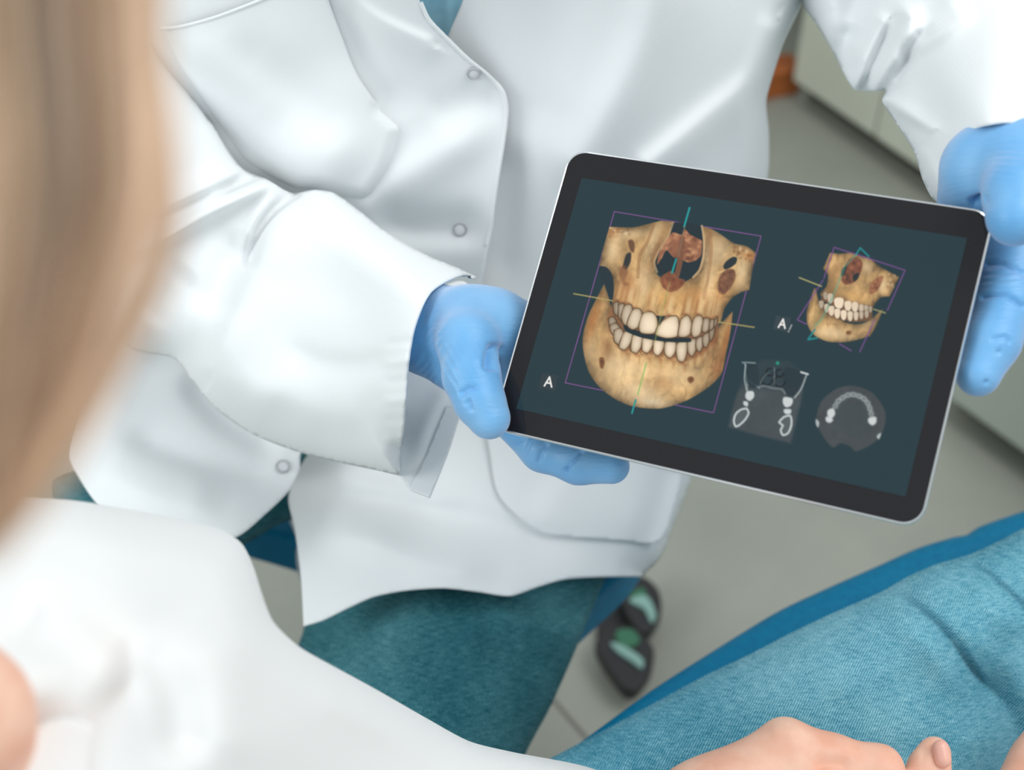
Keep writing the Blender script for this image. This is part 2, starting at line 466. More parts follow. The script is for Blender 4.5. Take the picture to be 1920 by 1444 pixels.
def cabinet(label, A, B, depth_v, h, kick_h, kick_in, ndoor, mat, cat='cabinet', name='base_cabinet'):
    """front runs A->B on the floor; depth_v points to its back"""
    A = Vector((A.x, A.y, 0)); B = Vector((B.x, B.y, 0)); d = (B-A).normalized()
    t = empty(name, (A+B)*.5, label, cat)
    prism('plinth', [A+depth_v*kick_in, B+depth_v*kick_in, B+depth_v*.5, A+depth_v*.5], 0, kick_h, M['kick'], t)
    prism('body', [A+depth_v*.02, B+depth_v*.02, B+depth_v*.5, A+depth_v*.5], kick_h, h, mat, t, .003)
    L = (B-A).length
    for i in range(ndoor):
        p = A+d*(L*i/ndoor+.002); q = A+d*(L*(i+1)/ndoor-.002)
        dr = prism('door', [p, q, q+depth_v*.02, p+depth_v*.02], kick_h+.004, h-.03, mat, t, .002)
        c = p+d*(L/ndoor*.12)-depth_v*.025
        hd = prism('handle', [c-d*.006, c+d*.006, c+d*.006+depth_v*.025, c-d*.006+depth_v*.025], h-.2, h-.08, M['metal'], None, .003)
        adopt(hd, dr)
    return t
A1 = at_z(1478, 196, 0); B1 = at_z(1960, 540, 0)
dd = (B1-A1); dd.z = 0; dd.normalize(); dv = Vector((-dd.y, dd.x, 0))
if dv.y < 0: dv = -dv
cabinet('pale grey-green base cabinet with dark plinth behind the white sleeve', A1, B1+dd*.02, dv, .86, .05, .05, 3, M['cab'])
A2 = at_z(1380, 176, 0); B2 = at_z(1560, 96, 0)
d2 = (B2-A2); d2.z = 0; d2.normalize(); dv2 = Vector((-d2.y, d2.x, 0))
if dv2.y < 0: dv2 = -dv2
cabinet('grey-green cabinet front beyond the orange-brown board', A2-d2*1.1+dv2*.16, A2+d2*.42+dv2*.16, dv2, .86, .06, .05, 2, M['cab'])
# orange-brown carton in the corner
oa = at_z(1400, 196, .0); ob = at_z(1496, 176, 0)
od = (ob-oa); od.z = 0; od.normalize(); on = Vector((-od.y, od.x, 0))
box = empty('carton', (oa+ob)*.5, 'small orange-brown carton on the floor in the corner of the cabinets', 'box')
prism('body', [oa, ob, ob+on*.05, oa+on*.05], 0, .055, M['orange'], box, .002)
prism('lid', [oa-od*.003-on*.003, ob+od*.003-on*.003, ob+od*.003+on*.053, oa-od*.003+on*.053], .045, .058, M['orange'], box, .002)
# pale unit on the right
A3 = at_z(1740, 722, .05); B3 = at_z(1960, 882, .05)
d3 = (B3-A3); d3.z = 0; d3.normalize(); dv3 = Vector((-d3.y, d3.x, 0))
if dv3.y < 0: dv3 = -dv3
cart = empty('instrument_cart', Vector((A3.x, A3.y, 0)), 'pale grey instrument cart on a dark base behind the hand at the right', 'cart')
prism('base', [Vector((p.x, p.y, 0)) for p in (A3+dv3*.05+d3*.03, B3+dv3*.05+d3*.3, B3+dv3*.42+d3*.3, A3+dv3*.42+d3*.03)], 0, .05, M['kick'], cart)
prism('body', [A3, B3+d3*.35, B3+d3*.35+dv3*.45, A3+dv3*.45], .05, .30, M['cart'], cart, .008)

# ------------------------------------------------------------------ foot control on the floor
def flat_outline(pts, z): return [at_z(x, y, z) for x, y in pts]
fc = empty('foot_control', at_z(1180, 1210, 0), 'black foot control with two green-topped pedals on the grey floor', 'foot pedal')
prism('base', flat_outline(catmull([(1130, 1150), (1180, 1120), (1215, 1140), (1205, 1190), (1215, 1215), (1200, 1255), (1165, 1250), (1120, 1205)], True, 12).tolist(), .0), 0, .022, M['black_rubber'], fc, .004)
for lob, top, pal in (
    ([(1160, 1090), (1205, 1078), (1236, 1105), (1240, 1145), (1222, 1178), (1200, 1184), (1176, 1150)],
     [(1182, 1112), (1204, 1100), (1212, 1112), (1200, 1124)], [(1180, 1122), (1212, 1116), (1230, 1150), (1222, 1166), (1208, 1140), (1188, 1130)]),
    ([(1116, 1206), (1150, 1170), (1195, 1178), (1226, 1215), (1220, 1258), (1190, 1294), (1166, 1286)],
     [(1156, 1182), (1185, 1178), (1200, 1200), (1180, 1212), (1160, 1204)], [(1144, 1204), (1160, 1206), (1184, 1218), (1206, 1236), (1204, 1252), (1184, 1238), (1160, 1222)])):
    pd = prism('pedal', flat_outline(catmull(lob, True, 8).tolist(), .05), .026, .05, M['black_rubber'], fc, .006)
    a = prism('tread', flat_outline(catmull(top, True, 5).tolist(), .055), .049, .0535, M['pedal_green'], None, .001); adopt(a, pd)
    a = prism('tread_strip', flat_outline(catmull(pal, True, 5).tolist(), .055), .049, .0545, M['pedal_pale'], None, .001); adopt(a, pd)

# ------------------------------------------------------------------ stool under the seated person
def pad(name, outline, z_top, thick, mat, parent, bev):
    return prism(name, flat_outline(catmull(outline, True, 14).tolist(), z_top), z_top-thick, z_top, mat, parent, bev, 5)
ST_Z = .56
stool = empty('stool', Vector((at_z(800, 1080, ST_Z).x, at_z(800, 1080, ST_Z).y, 0)), 'blue padded rolling stool under the person in the lab coat', 'stool')
pad('seat', [(400, 955), (440, 977), (500, 995), (562, 1015), (650, 1060), (760, 1130), (880, 1185), (985, 1195), (1060, 1168), (1125, 1112), (1180, 1060), (1212, 1010), (1200, 960), (1120, 900), (960, 860), (760, 850), (560, 870), (430, 930)], ST_Z, .05, M['vinyl'], stool, .018)
sc = at_z(830, 1050, ST_Z); SCX, SCY = sc.x, sc.y
tube('column', [(SCX, SCY, .09), (SCX, SCY, .3), (SCX, SCY, .3001), (SCX, SCY, ST_Z-.07)], [.03, .03, .016, .016], M['chrome'], stool, 20)
for k in range(5):
    a = 2*math.pi*k/5+.35; e = Vector((SCX+.24*math.cos(a), SCY+.24*math.sin(a), 0))
    tube('leg', [(SCX, SCY, .1), (SCX+.12*math.cos(a), SCY+.12*math.sin(a), .095), (e.x, e.y, .07)], [.022, .018, .013], M['chrome'], stool, 12)
    cs = tube('caster', [(e.x-.012*math.sin(a), e.y+.012*math.cos(a), .03), (e.x+.012*math.sin(a), e.y-.012*math.cos(a), .03)], [.03, .03], M['black_rubber'], stool, 20)

# ------------------------------------------------------------------ dental chair
CH_Z = .64
chair = empty('dental_chair', Vector((at_z(1700, 1350, .5).x, at_z(1700, 1350, .5).y, 0)), 'blue vinyl dental chair under the denim-clad legs', 'chair')
pad('seat', [(960, 1464), (1062, 1392), (1222, 1276), (1325, 1210), (1456, 1130), (1545, 1088), (1643, 1045), (1723, 1010), (1790, 990), (1814, 986), (1836, 971), (1925, 940), (2060, 900), (2300, 890), (2450, 1050), (2300, 1300), (2000, 1600), (1700, 1850), (1300, 1900), (1000, 1700)], CH_Z, .075, M['vinyl'], chair, .022)
cp = at_z(1900, 1600, CH_Z)
prism('pedestal', [(cp.x+.16*math.cos(a*.5236), cp.y+.16*math.sin(a*.5236)) for a in range(12)], .05, CH_Z-.07, M['cart'], chair, .01)
prism('base', [(cp.x+.22*math.cos(a*.2618), cp.y+.2*math.sin(a*.2618)) for a in range(24)], 0, .05, M['cart'], chair, .01)

# ------------------------------------------------------------------ tablet
TR = np.array([[0.90508822, -0.27016581, 0.32836831], [0.19867202, 0.95142877, 0.23518658], [-0.37595843, -0.147627, 0.91480136]])
TT = np.array([0.11174886, -0.03054559, 0.72044395]); TW, TH = .224, .15928
def tab(u, v, w=0):                        # tablet plane: metres from its centre, v down, w towards its back
    u = np.asarray(u, float); v = np.asarray(v, float)
    P = np.stack([u, v, w+0*u], -1)
    return cam2w(P @ TR.T + TT)
def px2tab(px, py):
    n = TR[:, 2]; r = np.stack([(np.asarray(px, float)-960)/FPX, (np.asarray(py, float)-722)/FPX, 1+0*np.asarray(px, float)], -1)
    t = (TT@n)/(r@n); P = r*t[..., None]-TT
    return P@TR[:, 0], P@TR[:, 1]
def tab2px(u, v):
    P = np.stack([u, v, 0*u], -1)@TR.T+TT
    return P[..., 0]/P[..., 2]*FPX+960, P[..., 1]/P[..., 2]*FPX+722
def rrect(w, h, r, n=8):
    out = []
    for cx, cy, a0 in ((w/2-r, -h/2+r, -90), (w/2-r, h/2-r, 0), (-w/2+r, h/2-r, 90), (-w/2+r, -h/2+r, 180)):
        for i in range(n+1):
            a = math.radians(a0+90*i/n); out.append((cx+r*math.cos(a), cy+r*math.sin(a)))
    return np.array(out)
tablet = empty('tablet', tab(0, 0).tolist(), 'black glass tablet showing dental scans of a skull held in two gloves', 'tablet')
def loops(name, rings, mat, cap0=True, cap1=True):
    V = []; F = []; n = len(rings[0][0])
    for R2, w in rings: V += tab(R2[:, 0], R2[:, 1], w).tolist()
    for i in range(len(rings)-1):
        for k in range(n): F.append((i*n+k, (i+1)*n+k, (i+1)*n+(k+1) % n, i*n+(k+1) % n))
    if cap0: F.append(tuple(range(n)))
    if cap1: F.append(tuple((len(rings)-1)*n+k for k in reversed(range(n))))
    return adopt(mesh_obj(name, V, F, mat, None, False), tablet)
RR = .0095
g = loops('front_glass', [(rrect(TW-.0022, TH-.0022, RR), 0), (rrect(TW-.0022, TH-.0022, RR), .001)], M['bezel'], True, True)
loops('metal_rim', [(rrect(TW-.0022, TH-.0022, RR-.001), .0007), (rrect(TW-.0020, TH-.0020, RR), -.0001), (rrect(TW-.0008, TH-.0008, RR+.0004), -.0004), (rrect(TW, TH, RR+.001), .0004), (rrect(TW, TH, RR+.001), .0025), (rrect(TW-.003, TH-.003, RR), .0052)], M['metal'], False, False)
loops('back_shell', [(rrect(TW-.0031, TH-.0031, RR), .0050), (rrect(TW-.008, TH-.008, RR), .0068), (rrect(TW-.02, TH-.02, RR), .0074)], M['dark_metal'], False, True)

# ---- the picture on the screen, drawn point by point into the vertices of the lit display
su0, sv0 = px2tab(1088, 333); su1, sv1 = px2tab(1697, 928); su2, sv2 = px2tab(1815, 447); su3, sv3 = px2tab(970, 770)
SU0 = float(su0+su3)/2; SU1 = float(su1+su2)/2; SV0 = float(sv0+sv2)/2; SV1 = float(sv1+sv3)/2
NU, NV = 780, 540
gu, gv = np.meshgrid(np.linspace(SU0, SU1, NU), np.linspace(SV0, SV1, NV))
PX, PY = tab2px(gu, gv)
IMG = np.zeros((NV, NU, 3))
IMG[:] = (26, 52, 60)
def noise2(X, Y, scale, seed, octv=4):
    r = np.random.RandomState(seed); out = np.zeros(X.shape); a = 1; tot = 0
    for o in range(octv):
        G = r.rand(64, 64); x = X/scale; y = Y/scale
        xi = np.floor(x).astype(int); yi = np.floor(y).astype(int); fx = x-xi; fy = y-yi
        fx = fx*fx*(3-2*fx); fy = fy*fy*(3-2*fy)
        q = lambda i, j: G[(yi+j) % 64, (xi+i) % 64]
        out += a*((q(0, 0)*(1-fx)+q(1, 0)*fx)*(1-fy)+(q(0, 1)*(1-fx)+q(1, 1)*fx)*fy); tot += a
        a *= .5; scale /= 2
    return out/tot
def sstep(a, b, x): t = np.clip((x-a)/(b-a), 0, 1); return t*t*(3-2*t)
def blend(mask, col):
    global IMG
    col = np.asarray(col, float); IMG = IMG*(1-mask[..., None]) + (col if col.ndim == 3 else col[None, None])*mask[..., None]
def sub(pts, pad=12):
    p = np.array([q[:2] for q in pts]); return (PX > p[:, 0].min()-pad) & (PX < p[:, 0].max()+pad) & (PY > p[:, 1].min()-pad) & (PY < p[:, 1].max()+pad)
def poly_sd(pts, smooth=True, pad=14):
    Q = catmull(pts, True, 3) if smooth else np.array(pts, float)
    s = sub(pts, pad); out = np.full(PX.shape, -1e3)
    d, _, _ = seg_dist(PX[s], PY[s], Q, True); ins = in_poly(PX[s], PY[s], Q)
    out[s] = np.where(ins, d, -d); return out
def fill(pts, col, a=1, soft=1.2, smooth=True):
    sd = poly_sd(pts, smooth); blend(sstep(-soft, soft, sd)*a, col); return sd
def line(pts, col, w=1.0, a=1, smooth=False):
    Q = catmull(pts, False, 4) if smooth else np.array(pts, float)
    s = sub(pts, 10); m = np.zeros(PX.shape); d, _, _ = seg_dist(PX[s], PY[s], Q)
    m[s] = 1-sstep(w*.5, w*.5+1.1, d); blend(m*a, col)
def blob(x, y, rx, ry, col, a, ang=0, mask=None):
    c, s_ = math.cos(ang), math.sin(ang); R = 2.6*max(rx, ry)
    u0, v0 = px2tab(x, y); m2p = (SU1-SU0)/NU; k = int(R*.00031/m2p)+3
    i0 = int((float(v0)-SV0)/(SV1-SV0)*NV); j0 = int((float(u0)-SU0)/(SU1-SU0)*NU)
    w = (slice(max(0, i0-k), i0+k), slice(max(0, j0-k), j0+k))
    dx = PX[w]-x; dy = PY[w]-y
    m = np.exp(-((dx*c+dy*s_)/rx)**2-((-dx*s_+dy*c)/ry)**2)*a
    if mask is not None: m = m*mask[w]
    IMG[w] = IMG[w]*(1-m[..., None])+np.asarray(col[:3], float)*m[..., None]

BONE = (220, 176, 116); LIGHT = (246, 220, 176); DARK = (120, 76, 42); DEEP = (70, 40, 26); BGC = (30, 51, 57)
n_streak = noise2(PX+.35*PY, PY*.35-PX*.1, 16, 3); n_fine = noise2(PX, PY, 9, 5); n_big = noise2(PX, PY, 46, 8); n_ridge = noise2(PX*1.4+.4*PY, PY*.7-PX*.2, 26, 21, 3); n_patch = noise2(PX, PY, 60, 33, 2)
def bone(pts, tone=0, edge=14, base=BONE):
    sd = poly_sd(pts, True, 20); m = sstep(-1.2, 1.2, sd)
    sh = .86+.40*(n_streak-.5)+.22*(n_fine-.5)+.34*(n_big-.5)+tone - .42*np.exp(-np.clip(sd, 0, 99)/edge) - .13*np.exp(-(np.abs(n_ridge-.5)/.05)**2)*sstep(.42, .62, n_patch)
    col = np.asarray(base)[None, None]*np.clip(sh, .25, 1.35)[..., None]
    col = col + np.clip(sh-.9, 0, 1)[..., None]*np.array((30, 46, 58))
    blend(m, np.clip(col, 0, 255)); return m

# --- large skull view
def big_skull():
    line([(1152, 397), (1427, 443), (1338, 774), (1060, 718), (1152, 397)], (138, 84, 152), .7, .9)
    # mandible
    mand = [(1133, 532, 1), (1142, 560), (1150, 590), (1160, 610), (1180, 630), (1240, 650), (1300, 660), (1335, 640), (1350, 610), (1374, 584, 1), (1370, 620), (1362, 660), (1353, 700), (1330, 725), (1290, 750), (1240, 766), (1190, 763), (1160, 752), (1128, 730), (1105, 700), (1094, 660), (1093, 630), (1104, 590)]
    mm = bone(mand, .12, 16)
    for x, y, rx, ry, c, a, g_ in ((1200, 735, 50, 22, LIGHT, .65, .2), (1225, 755, 30, 9, (246, 228, 196), .55, .1), (1150, 690, 26, 30, LIGHT, .5, 0), (1280, 705, 40, 24, LIGHT, .42, 0), (1190, 690, 40, 20, LIGHT, .4, .2),
                                (1112, 600, 9, 40, (190, 118, 60), .6, .3), (1362, 640, 8, 42, (186, 112, 56), .55, .2), (1108, 660, 16, 30, LIGHT, .3, 0), (1140, 650, 10, 22, DARK, .5, .3), (1330, 650, 14, 20, DARK, .45, -.3), (1240, 720, 18, 12, (196, 140, 90), .4, 0), (1345, 690, 12, 26, (176, 112, 62), .5, .2)):
        blob(x, y, rx, ry, c, a, g_, mm)
    fill([(1124, 672), (1131, 670), (1134, 680), (1130, 692), (1125, 688)], DARK, .9); fill([(1126, 676), (1130, 676), (1130, 684)], DEEP, .6)
    fill([(1290, 708), (1298, 706), (1302, 712), (1296, 719), (1290, 716)], DARK, .85); fill([(1293, 710), (1298, 710), (1296, 716)], DEEP, .6)
    # maxilla and cheek bones
    maxi = [(1143, 425, 1), (1160, 426), (1190, 426), (1215, 420), (1240, 414, 1), (1262, 416, 1), (1256, 440), (1240, 470), (1228, 490), (1230, 510), (1243, 524), (1262, 530), (1285, 528), (1302, 516), (1312, 500), (1318, 470), (1314, 440), (1316, 424, 1), (1335, 430), (1352, 440), (1376, 456), (1400, 462), (1417, 474, 1), (1412, 500), (1405, 544, 1), (1390, 548), (1372, 560), (1358, 580), (1350, 606), (1330, 614), (1300, 614), (1255, 612), (1200, 602), (1160, 586), (1148, 568), (1150, 545), (1148, 520), (1140, 506), (1124, 499, 1), (1130, 470)]
    mx = bone(maxi, .08, 12)
    for x, y, rx, ry, c, a, g_ in ((1150, 470, 14, 26, LIGHT, .6, .2), (1180, 440, 34, 10, LIGHT, .45, -.1), (1225, 450, 12, 34, LIGHT, .5, .35), (1345, 470, 24, 26, LIGHT, .55, 0), (1390, 510, 14, 30, LIGHT, .6, .1), (1330, 520, 12, 40, LIGHT, .45, .1), (1205, 530, 18, 36, LIGHT, .5, .2),
                                (1175, 540, 16, 26, (180, 108, 58), .55, .3), (1250, 560, 40, 16, (226, 172, 100), .6, 0), (1300, 560, 20, 24, (190, 124, 66), .5, .2), (1262, 470, 6, 34, (122, 84, 54), .5, .2), (1328, 450, 5, 30, (128, 90, 60), .5, -.05), (1232, 470, 8, 40, (140, 96, 60), .55, .35),
                                (1355, 545, 12, 30, (186, 122, 66), .5, .3), (1405, 480, 10, 8, (196, 128, 70), .6, 0), (1150, 436, 14, 8, (176, 112, 62), .55, 0), (1130, 505, 8, 10, LIGHT, .4, 0)):
        blob(x, y, rx, ry, c, a, g_, mx)
    # roughness at suture ends
    r = random.Random(4)
    for i in range(26):
        x = r.uniform(1376, 1416); y = 462+(x-1376)*.35+r.uniform(-2, 18); blob(x, y, r.uniform(2, 4), r.uniform(2, 4), r.choice([DARK, LIGHT, (214, 150, 90)]), .55, 0, mx)
    for i in range(18):
        x = r.uniform(1142, 1180); y = r.uniform(427, 446); blob(x, y, r.uniform(2, 4), r.uniform(1.5, 3), r.choice([DARK, LIGHT]), .4, 0, mx)
    # nasal cavity
    fill([(1262, 418), (1314, 424), (1318, 450), (1317, 480), (1310, 505), (1298, 520), (1284, 527), (1262, 528), (1244, 520), (1230, 504), (1229, 490), (1240, 462), (1256, 440)], (26, 44, 50), 1)
    turb = fill([(1252, 446), (1262, 436), (1278, 440), (1284, 430), (1294, 440), (1310, 448), (1316, 452), (1315, 478), (1305, 488), (1290, 492), (1276, 486), (1262, 482), (1250, 470), (1240, 486), (1232, 496), (1236, 474), (1244, 456)], (150, 98, 70), 1, 1.5)
    tm = sstep(-1, 1, turb)
    for i in range(60):
        x = r.uniform(1236, 1316); y = r.uniform(436, 492); blob(x, y, r.uniform(3, 7), r.uniform(2, 5), r.choice([(204, 146, 106), (100, 56, 40), (214, 160, 116), (128, 78, 58)]), .65, r.uniform(-1, 1), tm)
    fill([(1276, 444), (1284, 444), (1282, 480), (1276, 510), (1270, 528), (1262, 528), (1268, 500), (1272, 470)], (128, 82, 58), .9)
    low = fill([(1238, 522), (1250, 512), (1262, 508), (1268, 520), (1284, 526), (1276, 540), (1258, 548), (1244, 540)], (140, 82, 54), .95, 2)
    for i in range(24): blob(r.uniform(1240, 1282), r.uniform(514, 546), 3, 3, r.choice([(110, 62, 42), (176, 110, 72)]), .6, 0, sstep(-1, 1, low))
    # nose rim
    line([(1316, 424), (1320, 450), (1319, 480), (1312, 506), (1300, 520)], (222, 186, 140), 3, .7, True); line([(1262, 418), (1252, 445), (1236, 470), (1227, 492), (1232, 510)], (214, 176, 128), 3, .6, True)
    line([(1226, 420), (1216, 450), (1200, 480), (1196, 520)], (150, 104, 64), 5, .45, True); line([(1332, 432), (1334, 470), (1328, 520), (1320, 560)], (160, 112, 70), 5, .4, True)
    # openings in the cheeks
    fill([(1178, 452), (1186, 450), (1190, 458), (1188, 474), (1182, 470)], (92, 60, 42), .8, 2)
    fill([(1174, 478), (1183, 474), (1182, 492), (1174, 506), (1168, 502)], (40, 44, 44), .95, 2)
    sd = fill([(1162, 504), (1172, 498), (1178, 510), (1172, 526), (1180, 534), (1170, 536), (1162, 520)], (128, 80, 52), .7, 3)
    fill([(1356, 500), (1362, 490), (1374, 482), (1382, 484), (1380, 494), (1370, 502), (1360, 506)], (36, 48, 50), 1, 1.5)
    line([(1344, 512), (1366, 506), (1378, 500)], (226, 186, 130), 2.5, .8, True)
    sd = fill([(1350, 518), (1362, 506), (1376, 506), (1379, 520), (1372, 536), (1358, 552), (1348, 548), (1346, 532)], (116, 76, 54), .95, 2.5)
    for i in range(40): blob(r.uniform(1348, 1378), r.uniform(508, 550), 2.5, 2.5, r.choice([(80, 50, 38), (164, 112, 80), (136, 92, 66)]), .6, 0, sstep(-1, 1, sd))
    # openings either side of the jaw
    fill([(1124, 500), (1138, 502), (1148, 516), (1151, 540), (1148, 566), (1144, 560), (1138, 540), (1132, 528), (1128, 530), (1126, 516)], (29, 48, 54), 1, 1)
    # root bulges
    for x, y, l in ((1176, 560, 30), (1200, 556, 36), (1222, 566, 30), (1250, 572, 26), (1286, 578, 34), (1310, 578, 34), (1330, 580, 26)):
        blob(x+6, y, 5, l*.6, LIGHT, .3, .2, mx); blob(x-3, y, 3, l*.6, (156, 98, 54), .4, .2, mx)
    # dark gap behind the teeth
    fill([(1152, 566), (1170, 575), (1200, 590), (1240, 600), (1300, 604), (1344, 600), (1342, 640), (1300, 672), (1230, 662), (1170, 650), (1142, 620), (1140, 590)], (150, 100, 62), .85, 4)
    # teeth
    TC = (232, 212, 184)
    def tooth(pts, tone=1.0, tint=TC):
        sd = poly_sd(pts, True, 8); m = sstep(-1, 1, sd)
        line(pts+[pts[0]], (74, 46, 30), 2.0, .8, True)
        p = np.array([q[:2] for q in pts]); cx, cy = p.mean(0); ex = np.ptp(p[:, 0])*.5+1; ey = np.ptp(p[:, 1])*.5+1
        sh = tone*(1.02-.14*((PX-cx)/ex)**2 - .10*((PY-cy)/ey)**2 - .28*np.exp(-np.clip(sd, 0, 50)/2.2)) + .05*(n_fine-.5)
        sh = sh - .16*sstep(.1, -1.1, (PY-cy)/ey)*(1 if cy < 626 else 0)*np.ones_like(sh) if False else sh
        blend(m, np.clip(np.asarray(tint)[None, None]*sh[..., None]-np.array((0, 8, 20))*np.clip(1-sd/6, 0, 1)[..., None], 0, 255))
    # lower back to front
    lows = [([(1141, 598), (1150, 594), (1156, 604), (1152, 618), (1144, 614)], .72), ([(1143, 612), (1154, 606), (1163, 616), (1158, 632), (1148, 626)], .78),
            ([(1152, 620), (1164, 616), (1170, 628), (1162, 646), (1152, 640)], .86), ([(1172, 622), (1186, 624), (1183, 642), (1172, 656), (1161, 652), (1164, 638)], .98),
            ([(1188, 628), (1205, 630), (1203, 648), (1194, 662), (1184, 658), (1184, 642)], 1.0), ([(1206, 634), (1225, 637), (1222, 652), (1214, 662), (1205, 658), (1204, 646)], 1.04),
            ([(1227, 638), (1245, 640), (1243, 656), (1234, 667), (1226, 662), (1225, 650)], 1.06), ([(1248, 642), (1267, 642), (1266, 660), (1257, 671), (1247, 664)], 1.05),
            ([(1270, 644), (1287, 640), (1288, 660), (1282, 678), (1272, 676), (1268, 660)], 1.0), ([(1290, 640), (1305, 636), (1306, 652), (1298, 668), (1290, 660)], .9),
            ([(1306, 636), (1318, 632), (1318, 648), (1312, 660), (1305, 652)], .84), ([(1318, 630), (1330, 624), (1330, 640), (1324, 652), (1318, 646)], .78), ([(1330, 622), (1340, 614), (1338, 630), (1332, 640)], .7)]
    ups = [([(1150, 570), (1158, 566), (1164, 576), (1160, 592), (1152, 588)], .72), ([(1160, 572), (1170, 570), (1174, 588), (1168, 602), (1160, 594)], .8),
           ([(1171, 574), (1184, 572), (1186, 592), (1180, 610), (1170, 608), (1165, 594)], .9), ([(1188, 580), (1200, 580), (1204, 592), (1198, 612), (1186, 618), (1176, 610), (1180, 594)], .98),
           ([(1206, 588), (1224, 586), (1232, 598), (1232, 620), (1222, 626), (1202, 624), (1198, 612)], 1.08), ([(1238, 606), (1256, 594), (1270, 594), (1273, 612), (1270, 630), (1250, 634), (1230, 628), (1231, 618)], 1.1),
           ([(1278, 598), (1290, 592), (1297, 606), (1294, 626), (1284, 632), (1272, 630), (1274, 612)], 1.0), ([(1302, 596), (1314, 592), (1319, 604), (1312, 628), (1300, 632), (1296, 620)], .95),
           ([(1320, 598), (1330, 598), (1330, 616), (1322, 624), (1316, 620)], .82), ([(1332, 600), (1340, 600), (1338, 614), (1330, 620)], .75), ([(1340, 600), (1345, 596), (1344, 608), (1339, 614)], .7)]
    for p, t in ups:                      # roots showing through the bone above the upper teeth
        q = np.array([a[:2] for a in p]); tx, ty = q[:, 0].mean(), q[:, 1].min()
        blob(tx+6, ty-20, 5, 12+10*r.random(), (244, 212, 156), .25+.2*r.random(), .22); blob(tx-1, ty-18, 2, 20, (160, 104, 60), .22+.25*r.random(), .22); blob(tx+13, ty-16, 2, 10+8*r.random(), (160, 104, 60), .3*r.random(), .22)
        blob(tx+1, ty-2, 6, 3, (128, 78, 44), .7)
    for p, t in lows:
        q = np.array([a[:2] for a in p]); tx, ty = q[:, 0].mean(), q[:, 1].max()
        blob(tx, ty+2, 6, 3.5, (140, 86, 48), .75); blob(tx+8, ty-2, 3, 7, (128, 78, 44), .7); blob(tx-2, ty+14, 5, 10, (238, 202, 148), .4); blob(tx+6, ty+12, 2, 9, (170, 112, 64), .4)
    for p, t in lows: tooth(p, t)
    fill([(1170, 609), (1186, 616), (1200, 622), (1230, 628), (1262, 633), (1294, 634), (1296, 641), (1270, 642), (1240, 640), (1206, 634), (1188, 628), (1172, 620)], (24, 42, 46), 1, 1)
    for p, t in ups: tooth(p, t)
    fill([(1230, 592), (1250, 593), (1242, 601), (1237, 611)], (34, 44, 46), .95, 1, False)
    for x, y in ((1176, 662), (1196, 666), (1216, 670), (1240, 674), (1262, 676), (1284, 682)):
        blob(x, y, 6, 5, (176, 120, 70), .5); blob(x+3, y-2, 3, 3, (226, 190, 140), .5)
    # guide lines
    T_ = (24, 150, 150)
    line([(1293, 390), (1283, 425)], T_, 2.6, 1); line([(1284, 425), (1272, 480)], (140, 120, 96), 2.2, .5); line([(1268, 486), (1260, 512)], T_, 2.4, 1)
    line([(1256, 530), (1240, 590), (1228, 640)], (160, 176, 96), 1.8, .45); line([(1212, 680), (1196, 740)], (120, 190, 90), 1.8, .6); line([(1192, 750), (1185, 775)], T_, 2.2, 1)
    Y_ = (176, 160, 96)
    line([(1076, 551), (1148, 564)], Y_, 1.6, .85); line([(1348, 604), (1414, 614)], Y_, 1.6, .85)
    return mm, mx
big_skull()

